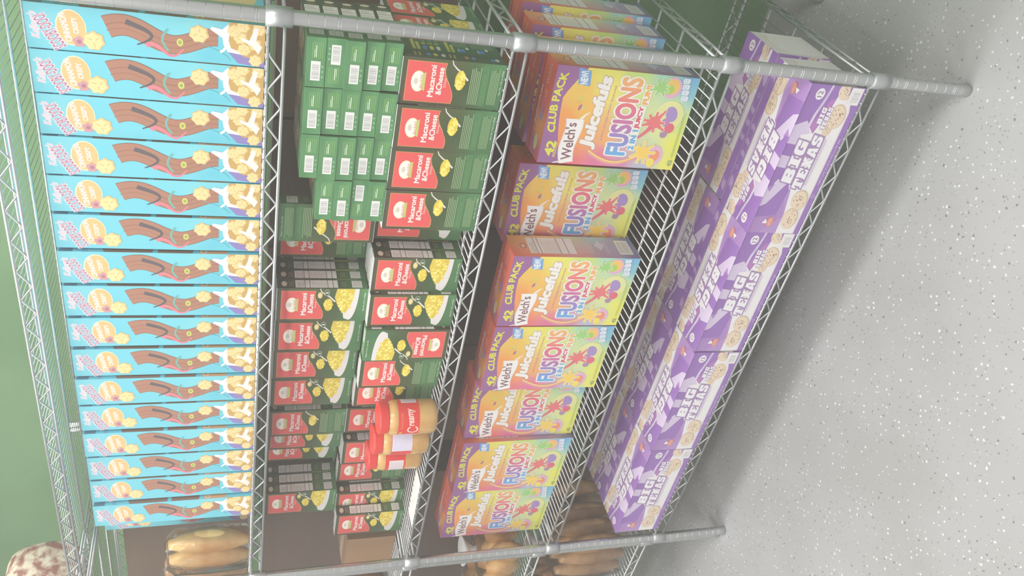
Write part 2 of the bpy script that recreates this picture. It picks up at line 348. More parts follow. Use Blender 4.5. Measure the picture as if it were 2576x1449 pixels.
# ------------------------------------------------------------------ cereal cartons
WHITE = (238, 234, 230)
def cereal_piece(a, cx, cy, rad, seed=0, sy=1):
    a.blob(cx, cy, rad, (214, 186, 128), lobes=7, amp=0.09, seed=seed, sy=sy)
    a.blob(cx-rad*0.05, cy+rad*0.08*sy, rad*0.86, (233, 209, 152), lobes=7, amp=0.09, seed=seed+1, sy=sy)
    for k in range(3):
        t = 2.1*k+seed; a.stroke([(cx+rad*0.2*math.cos(t), cy+rad*0.2*math.sin(t)*sy), (cx+rad*0.7*math.cos(t+0.3), cy+rad*0.7*math.sin(t+0.3)*sy)], rad*0.12, (206, 176, 112), w2=rad*0.05)
def art_cereal():
    w, h = 0.0705, 0.343; a = Art(w, h); X = lambda q: q*w; Y = lambda q: q*h
    a.bg([(0, 1, (106, 192, 208)), (1, 1, (112, 198, 212)), (0.5, 0.93, (130, 200, 212)), (0.5, 0.8, (110, 196, 214)), (0, 0.55, (112, 198, 214)), (1, 0.5, (118, 202, 216)), (0.6, 0.3, (128, 206, 216)), (0.2, 0.25, (104, 192, 210))], 8, 24)
    # soft brand script
    a.text("Kelloggʼs" if False else "Kellogg's", X(0.22), Y(0.942), X(0.56), Y(0.040), (226, 190, 200), bold=0.02, shear=0.25, out=(212, 228, 236), ow=0.05, ang=0.06)
    # orange disc
    a.ell(X(0.52), Y(0.823), X(0.40), Y(0.062), (250, 222, 190)); a.ell(X(0.52), Y(0.822), X(0.375), Y(0.058), (236, 184, 126))
    a.text("SCOOBY-DOO!", X(0.10), Y(0.848), X(0.80), Y(0.052), (176, 128, 148), bold=0.03, ang=0.50, out=(232, 222, 232), ow=0.06)
    a.text("CINNAMON", X(0.22), Y(0.822), X(0.62), Y(0.026), (246, 238, 232), bold=0.03, ang=0.17)
    a.text("CRISPY", X(0.40), Y(0.792), X(0.36), Y(0.021), (246, 236, 228), bold=0.03, ang=0.10)
    a.blob(X(0.22), Y(0.795), X(0.12), (196, 148, 152), lobes=5, amp=0.12, seed=4); a.ell(X(0.22), Y(0.795), X(0.05), X(0.05), (170, 116, 130))
    cereal_piece(a, X(0.27), Y(0.735), X(0.21), 3)
    # plain cinnamon ribbon between the title and the bowl
    br = (168, 122, 102); dk = (136, 92, 76)
    P = []
    for k in range(41):
        t = k/40; P.append((X(0.56+0.15*math.sin(t*7.5+0.4)-0.10*t), Y(0.680-0.470*t)))
    a.stroke(P, X(0.50), dk, w2=X(0.40)); a.stroke(P, X(0.47), br, w2=X(0.37))
    a.stroke([(x+X(0.05), y) for x, y in P], X(0.020), (146, 102, 84)); a.stroke([(x-X(0.08), y) for x, y in P], X(0.014), (146, 102, 84))
    P2 = [(X(0.12+0.20*t+0.18*math.sin(t*5+1)), Y(0.52-0.16*t)) for t in [k/14 for k in range(15)]]
    a.stroke(P2, X(0.10), (226, 126, 140), w2=X(0.03))
    a.stroke([(X(0.78-0.5*t), Y(0.60-0.09*math.sin(3*t)-0.03*t)) for t in [k/12 for k in range(13)]], X(0.12), (96, 88, 92), w2=X(0.03))
    a.stroke([(X(0.20+0.5*t), Y(0.425+0.025*math.sin(3.1*t))) for t in [k/10 for k in range(11)]], X(0.05), (112, 172, 164))
    a.ell(X(0.42), Y(0.375), X(0.09), Y(0.014), (206, 206, 108)); a.ell(X(0.42), Y(0.375), X(0.05), Y(0.008), (150, 168, 96))
    cereal_piece(a, X(0.66), Y(0.292), X(0.20), 8)
    a.stroke([(X(0.45-0.35*t), Y(0.29-0.13*t-0.03*math.sin(3*t))) for t in [k/10 for k in range(11)]], X(0.012), (92, 170, 184))
    # bowl of cereal and milk
    a.poly([(0, Y(0.03)), (X(0.05), Y(0.12)), (X(0.30), Y(0.165)), (X(0.40), Y(0.12)), (X(0.25), 0), (0, 0)], (140, 128, 184))
    a.poly([(X(0.30), Y(0.165)), (X(0.45), Y(0.185)), (X(0.62), Y(0.19)), (X(0.80), Y(0.245)), (X(0.86), Y(0.235)), (X(0.82), Y(0.19)), (X(0.92), Y(0.17)), (X(1), Y(0.15)), (X(1), 0), (X(0.2), 0)], (232, 226, 228))
    a.stroke([(X(0.28), Y(0.20)), (X(0.33), Y(0.185)), (X(0.42), Y(0.172))], X(0.06), (226, 226, 232))
    a.poly([(X(0.14), 0), (X(0.10), Y(0.03)), (X(0.20), Y(0.06)), (X(0.22), Y(0.095)), (X(0.34), Y(0.12)), (X(0.40), Y(0.152)), (X(0.58), Y(0.163)), (X(0.76), Y(0.157)), (X(0.92), Y(0.162)), (X(1), Y(0.158)), (X(1), 0)], (196, 160, 96))
    rn = random.Random(5); L = a.L; cen = []
    for k in range(60):
        x = rn.uniform(0.14, 0.98); y = rn.uniform(0.012, 0.145)
        if y > 0.03+x*0.22 or any((x-c[0])**2+((y-c[1])*4.8)**2 < 0.030 for c in cen): continue
        cen.append((x, y))
    for i, (x, y) in enumerate(cen): cereal_piece(a, X(x), Y(y), X(0.145), i*1.7)
    a.poly([(X(0.35), Y(0.035)), (X(0.48), Y(0.055)), (X(0.60), Y(0.105)), (X(0.68), Y(0.108)), (X(0.62), Y(0.07)), (X(0.95), Y(0.045)), (X(0.90), Y(0.028)), (X(0.62), Y(0.04)), (X(0.48), Y(0.012)), (X(0.30), Y(0.030))], (236, 226, 222))
    return a
def art_cereal_side():
    w, h = 0.193, 0.343; a = Art(w, h)
    a.rect(0, 0, w, h, (112, 200, 218), 0)
    a.rect(0, h*0.93, w*0.8, h*0.995, (92, 128, 150)); a.rect(0, h*0.86, w*0.5, h*0.885, (120, 176, 200))
    a.poly([(0, h*0.78), (0.02, h*0.80), (w*0.5, h*0.80), (w*0.62, h*0.60), (w*0.5, h*0.52), (0.0, h*0.545)], (138, 116, 104))
    a.poly([(0, h*0.52), (w*0.5, h*0.50), (w*0.4, h*0.30), (0, h*0.345)], (140, 112, 98))
    a.ell(0.012, h*0.24, 0.045, h*0.075, (216, 164, 122)); a.text("CINNAMON", 0.002, h*0.27, 0.06, 0.012, (236, 214, 200), bold=0.03)
    a.ell(w*0.6, h*0.15, 0.05, 0.04, (224, 200, 140))
    return a
def package(name, w, d, h, base, faces, top=None, edge=None):
    "carton mesh: x centred 0..-? origin at lower front right corner; faces = dict face->Art"
    mb = MB(); mb.box(-w, 0, 0, d, 0, h, base)
    for k, a in faces.items():
        if k == 'front': a.put(mb, (-w, 0, 0), (1, 0, 0), (0, 0, 1))
        if k == 'right': a.put(mb, (0, 0, 0), (0, 1, 0), (0, 0, 1))
        if k == 'top': a.put(mb, (-w, 0, h), (1, 0, 0), (0, 1, 0))
        if k == 'topflip': a.put(mb, (0, d, h), (-1, 0, 0), (0, -1, 0))
        if k == 'bottom': a.put(mb, (-w, d, 0), (1, 0, 0), (0, -1, 0))
        if k == 'back': a.put(mb, (0, d, 0), (-1, 0, 0), (0, 0, 1))
        if k == 'left': a.put(mb, (-w, d, 0), (0, -1, 0), (0, 0, 1))
    return mb.mesh(name, PRINT)
ORD = ['first', 'second', 'third', 'fourth', 'fifth', 'sixth', 'seventh', 'eighth', 'ninth', 'tenth', 'eleventh', 'twelfth', 'thirteenth', 'fourteenth', 'fifteenth', 'sixteenth', 'seventeenth']
ac = art_cereal()
cer_me = package('cereal_box', 0.0705, 0.193, 0.343, (110, 200, 218), {'front': ac, 'right': art_cereal_side()})
fl = MB(); fl.box(-0.0700, -0.0005, 0.0005, 0.150, 0.3433, 0.3440, (120, 205, 220)); fl.box(-0.050, -0.020, 0.150, 0.175, 0.3433, 0.3440, (120, 205, 220)); cer_fl = fl.mesh('top_flap', PRINT)
CX = [-0.024, -0.097, -0.171, -0.244, -0.318, -0.395, -0.472, -0.551, -0.629, -0.709, -0.785, -0.862, -0.942, -1.022, -1.098, -1.179]
rj = random.Random(11)
proto = None
for i, x in enumerate(CX+[-1.325]):
    lab = "light blue cinnamon cereal box, %s in its row from the photo's top" % ORD[i]
    if i == 16: lab = 'light blue cereal box set back in shade beside the bagged rolls'
    y = 0.018+rj.uniform(-0.003, 0.003) if i < 16 else 0.115
    if proto is None:
        proto = tag(obj('cereal_box', cer_me), lab, 'cereal box'); obj('top_flap', cer_fl, proto); o = proto
    else: o = copy_tree(proto); o['label'] = lab
    o['group'] = 'cereal boxes on the upper shelf'
    o.location = (x-0.0005, y, SH[3]+TOP); o.rotation_euler = (0, 0, 0)

# ------------------------------------------------------------------ macaroni boxes
MW, MD, MH = 0.0865, 0.0315, 0.1830
GR = (62, 92, 58); GR2 = (84, 128, 84); RED = (226, 92, 90)
def pasta(a, cx, cy, rx, ry, seed=0, n=26):
    rn = random.Random(seed); a.ell(cx, cy, rx, ry, (222, 196, 70)); L = a.L
    for k in range(n):
        t = rn.uniform(0, 6.28); q = math.sqrt(rn.random()); x = cx+rx*0.85*q*math.cos(t); y = cy+ry*0.85*q*math.sin(t)
        a.ell(x, y, rx*0.2, rx*0.13, rn.choice([(240, 220, 96), (232, 206, 80), (246, 228, 120)]), None, ang=rn.uniform(0, 3), n=8)
def mac_common(a):
    w, h = a.w, a.h
    a.bg([(0, 1, (84, 74, 58)), (1, 1, (80, 78, 56)), (0, 0.6, (82, 76, 54)), (1, 0.55, (86, 92, 56)), (0.5, 0.4, (66, 84, 50)), (0, 0, (74, 116, 74)), (1, 0, (84, 134, 86)), (0.5, 0.1, (78, 124, 78))], 8, 12)
    red = [(0.007, h*0.955), (0.007, h*0.505)] + [(0.007+0.0725*t, h*(0.505+0.085*(0.5-0.5*math.cos(t*3.14))-0.018*math.sin(t*6.28))) for t in [k/10 for k in range(1, 11)]] + [(0.0795, h*0.955)]
    a.poly([(x+(0.0012 if x > 0.04 else -0.0012), y+(0.0012 if y > h*0.8 else -0.0016)) for x, y in red], (206, 150, 96)); a.poly(red, RED)
    a.ell(0.0435, 0.154, 0.0195, 0.0125, (240, 226, 190)); a.ell(0.0435, 0.1545, 0.0175, 0.0112, (244, 236, 226)); a.ell(0.0435, 0.158, 0.006, 0.004, (214, 206, 190))
    a.poly([(0.026, 0.1415), (0.061, 0.1415), (0.058, 0.1475), (0.029, 0.1475)], (196, 196, 120))
    a.text("Berkley", 0.0305, 0.1445, 0.026, 0.006, (206, 120, 110), shear=0.3, ang=0.08)
    a.text("Macaroni", 0.0165, 0.1250, 0.058, 0.0098, WHITE, bold=0.028)
    a.text("&Cheese", 0.0215, 0.1110, 0.050, 0.0100, WHITE, bold=0.028)
    a.text("Dinner", 0.036, 0.1045, 0.018, 0.0042, (240, 214, 206), bold=0.0)
    a.stroke([(0.088, 0.0985), (0.079, 0.096), (0.071, 0.0875), (0.066, 0.079), (0.052, 0.066)], 0.0016, (226, 222, 214), w2=0.0035)
def art_mac_text():
    a = Art(MW, MH); mac_common(a)
    pasta(a, 0.051, 0.080, 0.0185, 0.0095, 2)
    a.lines(0.008, 0.044, 0.080, 0.063, 6, (150, 178, 134)); a.lines(0.012, 0.031, 0.074, 0.040, 3, (110, 150, 100), 0.3); a.lines(0.010, 0.010, 0.080, 0.027, 6, (146, 176, 130))
    a.rect(0.006, 0.030, 0.082, 0.042, (82, 130, 84), 1)
    a.text("Net Wt. 7.25 oz (206g)", 0.030, 0.0030, 0.046, 0.0032, (220, 226, 214), bold=0.01)
    return a
def art_mac_bowl():
    a = Art(MW, MH); mac_common(a)
    a.ell(0.069, 0.098, 0.0085, 0.0052, (206, 182, 110)); a.ell(0.069, 0.0985, 0.006, 0.0036, (230, 214, 160))
    a.ell(0.0755, 0.084, 0.0080, 0.0050, (190, 200, 186)); a.ell(0.0755, 0.084, 0.0070, 0.0042, (74, 96, 68)); a.rect(0.074, 0.0815, 0.077, 0.0865, (236, 236, 230))
    pasta(a, 0.044, 0.080, 0.0165, 0.0090, 5)
    # bowl runs off the right edge
    P = [(0.0865, 0.018)]+[(0.0865-0.083*math.sin(t*1.5708), 0.036-0.018*math.cos(t*1.5708)) for t in [k/10 for k in range(1, 11)]]+[(0.008, 0.046), (0.0865, 0.060)]
    a.poly(P, (226, 220, 218))
    a.poly([(0.0865, 0.027), (0.06, 0.029), (0.040, 0.035), (0.022, 0.043), (0.028, 0.054), (0.045, 0.062), (0.064, 0.068), (0.0865, 0.064)], (224, 200, 84))
    rn = random.Random(9); L = a.L
    for k in range(46):
        x = rn.uniform(0.026, 0.0835); y = rn.uniform(0.032+max(0, 0.05-x)*0.25, 0.060-max(0, 0.05-x)*0.3)
        a.ell(x, y, 0.0042, 0.0024, rn.choice([(242, 224, 110), (234, 208, 84), (248, 234, 140), (220, 190, 70)]), None, ang=rn.uniform(0, 3), n=8)
    a.text("Net Wt. 7.25 oz (206g)", 0.028, 0.0040, 0.048, 0.0036, (226, 230, 220), bold=0.01)
    return a
def art_mac_side():
    a = Art(MD, MH); a.bg([(0, 1, (66, 66, 48)), (1, 1, (66, 66, 48)), (0, 0, (84, 122, 78)), (1, 0, (84, 122, 78)), (0.5, 0.5, (72, 78, 52))], 2, 8)
    a.ell(MD/2, 0.170, 0.0085, 0.0055, (228, 208, 186)); a.lines(0.006, 0.152, 0.026, 0.162, 3, (150, 136, 110), 0.4)
    a.rect(0.003, 0.062, 0.0285, 0.148, (240, 232, 228))
    for y in (0.128, 0.118, 0.082, 0.071): a.rect(0.003, y, 0.0285, y+0.0013, (110, 96, 88))
    a.lines(0.005, 0.085, 0.024, 0.116, 9, (196, 184, 176), 0.3); a.lines(0.005, 0.131, 0.022, 0.146, 4, (190, 176, 168), 0.35)
    a.lines(0.006, 0.045, 0.026, 0.056, 3, (150, 156, 110), 0.3)
    a.barcode(0.004, 0.012, 0.0275, 0.033, bgc=(232, 226, 222), ink=(190, 184, 180))
    return a
def art_mac_end():
    a = Art(MW, MD); a.bg([(0, 0, (92, 146, 98)), (1, 0, (96, 148, 100)), (0, 1, (78, 128, 84)), (1, 1, (82, 132, 88)), (0.5, 0.5, (90, 140, 94))], 6, 3)
    a.lines(0.050, 0.0055, 0.079, 0.0245, 6, (132, 176, 100), 0.28, seed=4); a.rect(0.052, 0.0150, 0.072, 0.0166, (206, 222, 196)); a.rect(0.052, 0.0178, 0.066, 0.0190, (196, 216, 186))
    a.barcode(0.011, 0.0080, 0.045, 0.0235, bgc=(226, 226, 222), ink=(160, 160, 160), seed=6)
    for k in range(3): a.ell(0.018+0.009*k, 0.0046, 0.0022, 0.0014, (140, 184, 142))
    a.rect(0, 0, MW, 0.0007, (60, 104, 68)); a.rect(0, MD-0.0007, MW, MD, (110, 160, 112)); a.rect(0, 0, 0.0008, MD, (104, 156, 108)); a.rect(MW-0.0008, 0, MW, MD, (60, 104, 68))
    return a
def art_mac_back():
    a = Art(MW, MH); a.bg([(0, 1, (92, 96, 70)), (1, 1, (90, 98, 72)), (0, 0, (72, 112, 74)), (1, 0, (74, 116, 78)), (0.5, 0.5, (68, 104, 66))], 6, 10)
    for yb in (0.156, 0.094): a.rect(0.008, yb, 0.052, yb+0.0055, (196, 194, 90)); a.rect(0.008, yb-0.0080, 0.042, yb-0.0025, (196, 194, 90))
    for k, (y, n, c) in enumerate(((0.136, '6', (84, 140, 214)), (0.124, '2', (230, 222, 96)), (0.112, '3', (236, 234, 226)))):
        a.text(n, 0.034, y, 0.006, 0.007, (212, 212, 104), bold=0.03); a.ell(0.018, y+0.003, 0.009, 0.0035, c); a.rect(0.011, y-0.0005, 0.025, y+0.0035, c); a.lines(0.044, y, 0.078, y+0.006, 3, (150, 180, 150), 0.3)
    for y in (0.066, 0.030): a.rect(0.012, y, 0.026, y+0.011, (86, 142, 216)); a.rect(0.012, y+0.011, 0.026, y+0.0125, (236, 236, 236)); a.ell(0.030, y-0.006, 0.005, 0.003, (238, 236, 226))
    a.lines(0.034, 0.060, 0.080, 0.088, 8, (150, 182, 148), 0.3, seed=3); a.lines(0.034, 0.010, 0.080, 0.052, 11, (150, 182, 148), 0.3, seed=5)
    return a
atx, abw, asd, aen, abk = art_mac_text(), art_mac_bowl(), art_mac_side(), art_mac_end(), art_mac_back()
mac_t = package('macaroni_box', MW, MD, MH, GR2, {'front': atx, 'right': asd, 'bottom': aen, 'back': abk, 'left': asd, 'top': aen})
def art_mac_reflection():  # narrow side painted with the directions pictures as a dim mirrored reflection
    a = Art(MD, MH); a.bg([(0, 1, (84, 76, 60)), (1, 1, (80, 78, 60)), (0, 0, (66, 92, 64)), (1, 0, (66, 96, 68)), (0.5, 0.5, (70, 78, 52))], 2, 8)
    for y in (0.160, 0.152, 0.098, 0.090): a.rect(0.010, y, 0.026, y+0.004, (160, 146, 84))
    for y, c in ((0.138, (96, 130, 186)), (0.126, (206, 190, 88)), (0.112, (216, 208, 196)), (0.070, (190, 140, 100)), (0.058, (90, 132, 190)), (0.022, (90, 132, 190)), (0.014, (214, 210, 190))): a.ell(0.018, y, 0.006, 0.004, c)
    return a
mac_1 = package('macaroni_box', MW, MD, MH, GR2, {'front': atx, 'right': art_mac_reflection(), 'bottom': aen, 'back': abk, 'left': asd, 'top': aen})
mac_b = package('macaroni_box', MW, MD, MH, GR2, {'front': abw, 'right': asd, 'bottom': aen, 'back': abk, 'left': asd, 'top': aen})
fl = MB(); fl.box(-MW+0.001, -0.001, 0.0010, MD-0.006, MH+0.0015, MH+0.0020, (226, 226, 224)); fl.box(-MW+0.02, -0.02, MD-0.006, MD-0.001, MH+0.0015, MH+0.0020, (226, 226, 224)); fl.box(-MW+0.001, -0.001, 0.0010, 0.0020, MH+0.0009, MH+0.0016, (226, 226, 224)); mac_fl = fl.mesh('end_flap', PRINT)
protos = {}
def mac(kind, x, y, z, label, mode='up', group='macaroni boxes on the middle shelf'):
    me = {'t': mac_t, 'b': mac_b, 'p': mac_1}[kind]
    if kind not in protos:
        o = obj('macaroni_box', me); obj('end_flap', mac_fl, o); protos[kind] = o
    else: o = copy_tree(protos[kind])
    tag(o, label, 'macaroni box', group)
    if mode == 'up': o.location = (x, y, z); o.rotation_euler = (0, 0, 0)
    if mode == 'down': o.location = (x-MW, y, z+MH+FL); o.rotation_euler = (0, math.pi, 0)             # upside down, still facing out
    if mode == 'side': o.location = (x, y+MW, z); o.rotation_euler = (0, 0, math.pi/2)              # front faces the shelf's end
    if mode == 'sideback': o.location = (x-MD, y, z); o.rotation_euler = (0, 0, -math.pi/2)
    if mode == 'back': o.location = (x-MW, y+MD, z); o.rotation_euler = (0, 0, math.pi)              # directions panel outward
    if mode == 'flat': o.location = (x, y, z+MD); o.rotation_euler = (-math.pi/2, 0, 0)            # lying on its back, bottom end outwards
    if mode == 'flatflip': o.location = (x-MW, y, z); o.rotation_euler = (-math.pi/2, 0, math.pi); o.rotation_euler = (Matrix.Rotation(math.pi, 3, 'Y') @ Matrix.Rotation(-math.pi/2, 3, 'X')).to_euler()
    return o
Z1 = SH[2]+TOP; FL = 0.0022; Z2 = Z1+MH+FL+0.0003
# right hand front row: four upright, text fronts
for i in range(4):
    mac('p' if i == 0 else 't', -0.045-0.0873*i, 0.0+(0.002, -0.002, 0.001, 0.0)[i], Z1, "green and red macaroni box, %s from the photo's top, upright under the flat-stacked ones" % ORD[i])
# flat-stacked boxes above them, five layers, barcode ends outward
LX = [-0.026, -0.1145, -0.203, -0.2915]
for c in range(4):
    for l in range(5 if c < 3 else 4):
        md = 'flatflip' if (c, l) in ((0, 3), (3, 1)) else 'flat'
        lay = ['lowest', 'second', 'third', 'fourth', 'topmost'][l]
        mac('t', LX[c]+rj.uniform(-0.0008, 0.0008), 0.001+rj.uniform(-0.003, 0.003), Z2+l*(MD+0.0003), "flat macaroni box, barcode end outward, %s layer, %s stack from the photo's top" % (lay, ORD[c]), md, 'macaroni boxes lying flat')
# boxes turned to the open end of the shelf
mac('t', -0.0460, 0.0345, Z1, 'macaroni box with its directions panel of little pictures turned to the shelf end', 'sideback')
mac('b', -0.0460, 0.1225, Z1, 'macaroni box turned to face the shelf end, nearest behind the corner post', 'side')
mac('b', -0.0460, 0.2105, Z1, 'macaroni box turned to face the shelf end, farthest behind the corner post', 'side')
low = [('b', -0.3800, 0.075, 'up', 'macaroni box half hidden left behind the four upright boxes'),
       ('b', -0.4840, 0.030, 'up', 'macaroni box with bowl front beside two pale nutrition strips, lower tier'),
       ('b', -0.4840, 0.063, 'up', 'macaroni box showing only its pale nutrition side, lower tier, nearer of two'),
       ('b', -0.4835, 0.096, 'up', 'macaroni box showing only its nutrition side, lower tier, farther of two'),
       ('b', -0.5712, 0.020, 'up', 'macaroni box with bowl front next to the upside-down one, lower tier'),
       ('b', -0.6600, 0.011, 'down', 'upside-down macaroni box with its red panel at the bottom, lower tier'),
       ('t', -0.7610, 0.030, 'up', 'macaroni box with text front left of the upside-down one, lower tier'),
       ('t', -0.8500, 0.060, 'up', 'macaroni box with text front partly behind the first peanut butter jar'),
       ('b', -1.0080, 0.125, 'up', 'macaroni box with only its red panel showing behind the peanut butter lids'),
       ('b', -1.1250, 0.122, 'up', 'macaroni box with red panel showing behind the middle peanut butter jar'),
       ('b', -1.1240, 0.155, 'up', 'macaroni box with nutrition strip above the middle peanut butter lid'),
       ('t', -1.2390, 0.160, 'up', 'macaroni box with red panel just past the last peanut butter jar'),
       ('b', -1.3360, 0.128, 'up', 'narrowly showing macaroni box between two pale strips at the far end'),
       ('b', -1.3355, 0.161, 'up', 'macaroni box behind the far end pair, only its pale strip visible'),
       ('b', -1.3850, 0.094, 'up', 'last macaroni box of the lower tier beside the brown carton')]
for k, x, y, md, lb in low: mac(k, x, y, Z1, lb, md, 'macaroni boxes, lower tier')
up = [('t', -0.3820, 0.060, 'down', 'upside-down macaroni box in shade left of the flat stacks'),
      ('t', -0.4690, 0.130, 'up', 'shaded macaroni box behind the upside-down one, upper tier'),
      ('b', -0.5750, 0.045, 'up', 'macaroni box with bowl front left of three pale strips, upper tier'),
      ('b', -0.5750, 0.078, 'up', 'first of three macaroni boxes showing pale nutrition strips, upper tier'),
      ('b', -0.5745, 0.111, 'up', 'second of three macaroni boxes showing pale nutrition strips, upper tier'),
      ('b', -0.5740, 0.144, 'up', 'third of three macaroni boxes showing pale nutrition strips, upper tier'),
      ('b', -0.6730, 0.060, 'up', 'second bowl-front macaroni box of the upper tier from the strips'),
      ('b', -0.7740, 0.080, 'up', 'third bowl-front macaroni box of the upper tier from the strips'),
      ('b', -0.8800, 0.100, 'up', 'fourth, shaded bowl-front macaroni box of the upper tier'),
      ('t', -1.0150, 0.130, 'up', 'dark text-front macaroni box past a gap in the upper tier'),
      ('b', -1.1030, 0.166, 'up', 'dark macaroni box set back behind the text-front one, upper tier'),
      ('b', -1.1910, 0.205, 'up', 'deepest narrow-showing macaroni box of the upper tier'),
      ('b', -1.3200, 0.130, 'up', 'last macaroni box of the upper tier near the dark far end'),
      ('b', -1.3200, 0.163, 'up', 'nearest of the far pale nutrition strips in the upper tier'),
      ('b', -1.3195, 0.196, 'up', 'farther of the far pale nutrition strips in the upper tier')]
for k, x, y, md, lb in up: mac(k, x, y, Z2, lb, md, 'macaroni boxes, upper tier')
for q, x in enumerate((-0.985, -1.075, -1.165, -1.255)):      # lower-tier boxes that carry the set-back upper ones
    mac('t', x, 0.198+0.033*(q > 1), Z1, 'macaroni box in the back of the lower tier, mostly hidden', 'up', 'hidden macaroni boxes')

# ------------------------------------------------------------------ fruit snack boxes
SW, SD, SHT = 0.2000, 0.0780, 0.3020
def splat(a, cx, cy, rad, col, seed, halo=(236, 236, 206)):
    rn = random.Random(seed); m = 9
    arms = [(2*math.pi*k/m+rn.uniform(-.25, .25), rad*rn.uniform(0.85, 1.45)) for k in range(m)]
    for c, g in ((halo, 0.0011), (col, 0.0)):
        for t, q in arms:
            a.stroke([(cx, cy), (cx+q*0.95*math.cos(t), cy+q*0.95*math.sin(t))], rad*0.62+2*g, c, None, w2=rad*0.20+2*g)
            a.ell(cx+q*math.cos(t), cy+q*math.sin(t), rad*0.15+g, rad*0.15+g, c, None, n=10)
        a.blob(cx, cy, rad*0.62+g, c, None, lobes=5, amp=0.08, seed=seed)
def art_snack():
    w, h = SW, SHT; a = Art(w, h)
    OR = (240, 150, 96); YE = (240, 226, 110); PK = (222, 120, 160); PUR = (158, 104, 156)
    a.bg([(0.1, 0.95, OR), (0.45, 0.86, (244, 162, 90)), (0.15, 0.80, (236, 140, 100)), (0.3, 0.72, (244, 170, 92)), (0.55, 0.74, (242, 190, 96)), (0.75, 0.8, (240, 196, 96)), (1, 0.86, (240, 222, 100)), (1, 0.66, (232, 228, 108)), (0.8, 0.62, (238, 226, 116)), (1, 0.45, (198, 222, 122)), (0.8, 0.42, (208, 226, 140)), (1, 0.25, (164, 214, 190)), (1, 0.05, (122, 184, 222)), (0.85, 0.05, (136, 196, 214)), (0.7, 0.12, (196, 222, 176)),
          (0.5, 0.2, (222, 232, 160)), (0.3, 0.05, (232, 232, 110)), (0.05, 0.03, (236, 232, 108)), (0.5, 0.06, (214, 228, 136)), (0.2, 0.22, (206, 220, 176)), (0.45, 0.38, (196, 214, 170)), (0.0, 0.25, (184, 184, 206)), (0.0, 0.42, (206, 134, 170)), (0.0, 0.6, PK), (0.12, 0.55, (226, 128, 152)), (0.0, 0.75, (228, 120, 128)), (0.3, 0.55, (236, 176, 110)), (0.2, 0.45, (206, 170, 190))], 16, 24, pw=3.2)
    # purple band with curved lower edge
    top = [(0, h), (w, h)]; edge = [(w*t, h*(0.858 + 0.065*math.sin(math.pi*(0.10+0.62*t)) - 0.115*max(0, t-0.70)/0.3*(t > 0.70) - 0.035*(1-t)**3)) for t in [1-k/16 for k in range(17)]]
    a.poly(top+edge, (158, 106, 158))
    a.text("CLUB PACK", 0.066, 0.2790, 0.120, 0.0150, (228, 226, 84), bold=0.04, arch=0.45, ang=-0.015)
    a.text("42", 0.016, 0.2745, 0.030, 0.0170, (228, 226, 84), bold=0.05, ang=-0.10); a.text("POUCHES", 0.014, 0.2665, 0.030, 0.0060, (228, 222, 100), bold=0.03, ang=0.04)
    a.poly([(0.164, 0.2290), (0.194, 0.2330), (0.198, 0.2590), (0.166, 0.2540)], (122, 168, 218)); a.text("NEW!", 0.168, 0.2360, 0.025, 0.0140, (238, 240, 244), bold=0.05, ang=0.10)
    # white flag with brand
    fg = [(0.006+0.090*t, 0.2265+0.004*math.sin(t*5.5)) for t in [k/10 for k in range(11)]]; fg2 = [(0.000+0.096*t, 0.2560+0.010*t+0.005*math.sin(t*5.5)) for t in [k/10 for k in range(10, -1, -1)]]
    a.poly(fg+fg2, (232, 222, 226)); a.poly([(x, y+0.0022*(1 if i < 11 else -1)) for i, (x, y) in enumerate(fg+fg2)], (244, 240, 238))
    a.text("Welch's", 0.010, 0.2330, 0.078, 0.0215, (136, 94, 104), bold=0.018, ang=0.06)
    a.stroke([(0.000, 0.270), (0.003, 0.262), (0.004, 0.252)], 0.003, (240, 234, 232))
    a.stroke([(0.096, 0.232), (0.108, 0.2215), (0.112, 0.2150)], 0.006, (240, 234, 228), w2=0.001)
    # juiceful lettering
    a.text("Juicefuls", 0.036, 0.1890, 0.146, 0.0330, (240, 236, 230), bold=0.055, ang=-0.07, out=(190, 160, 148), ow=0.030, shear=0.12)
    a.text("JUICY FILLED FRUIT SNACKS", 0.055, 0.1760, 0.115, 0.0045, (214, 150, 150), bold=0.03, ang=-0.03)
    for t, c in ((0.0, (206, 214, 110)), (0.9, (232, 190, 90)), (2.2, (190, 110, 150)), (3.0, (214, 206, 130))): a.ell(0.130+0.010*math.cos(t+0.6), 0.2360+0.010*math.sin(t+0.6), 0.0065, 0.0028, c, ang=t+0.6)
    # big rainbow word on white plate
    a.text("FUSIONS", 0.027, 0.1190, 0.161, 0.0410, (0, 0, 0), bold=0.045, ang=0.02, cols=[(112, 176, 226), (140, 146, 210), (178, 126, 184), (216, 116, 152), (228, 120, 126), (236, 158, 116), (240, 186, 116)], shear=0.03, out=(240, 237, 234), ow=0.060)
    for tt, x, y, wd, c in (("2 IN 1", 0.040, 0.1030, 0.042, (110, 172, 222)), ("JUICY", 0.086, 0.1020, 0.046, (218, 92, 120)), ("FUN!", 0.138, 0.0990, 0.038, (240, 176, 100))):
        a.poly([(x-0.003, y-0.003), (x+wd+0.002, y-0.003), (x+wd+0.003, y+0.014), (x-0.002, y+0.014)], (234, 232, 224)); a.text(tt, x, y, wd, 0.0115, c, bold=0.06)
    # rainbow arc
    for q, c in ((0.0, (238, 180, 130)), (0.003, (238, 206, 130)), (-0.003, (224, 150, 170))):
        a.stroke([(0.030-0.022*math.sin(t*3.0)+q, 0.200-0.115*t) for t in [k/12 for k in range(13)]], 0.0032, c)
    # fruit
    for cx, cy, rr, c in ((0.118, 0.045, 0.030, (226, 226, 160)), (0.176, 0.056, 0.020, (226, 176, 206)), (0.030, 0.056, 0.022, (226, 180, 208))):
        a.ell(cx, cy, rr*1.08, rr*1.08, c); 
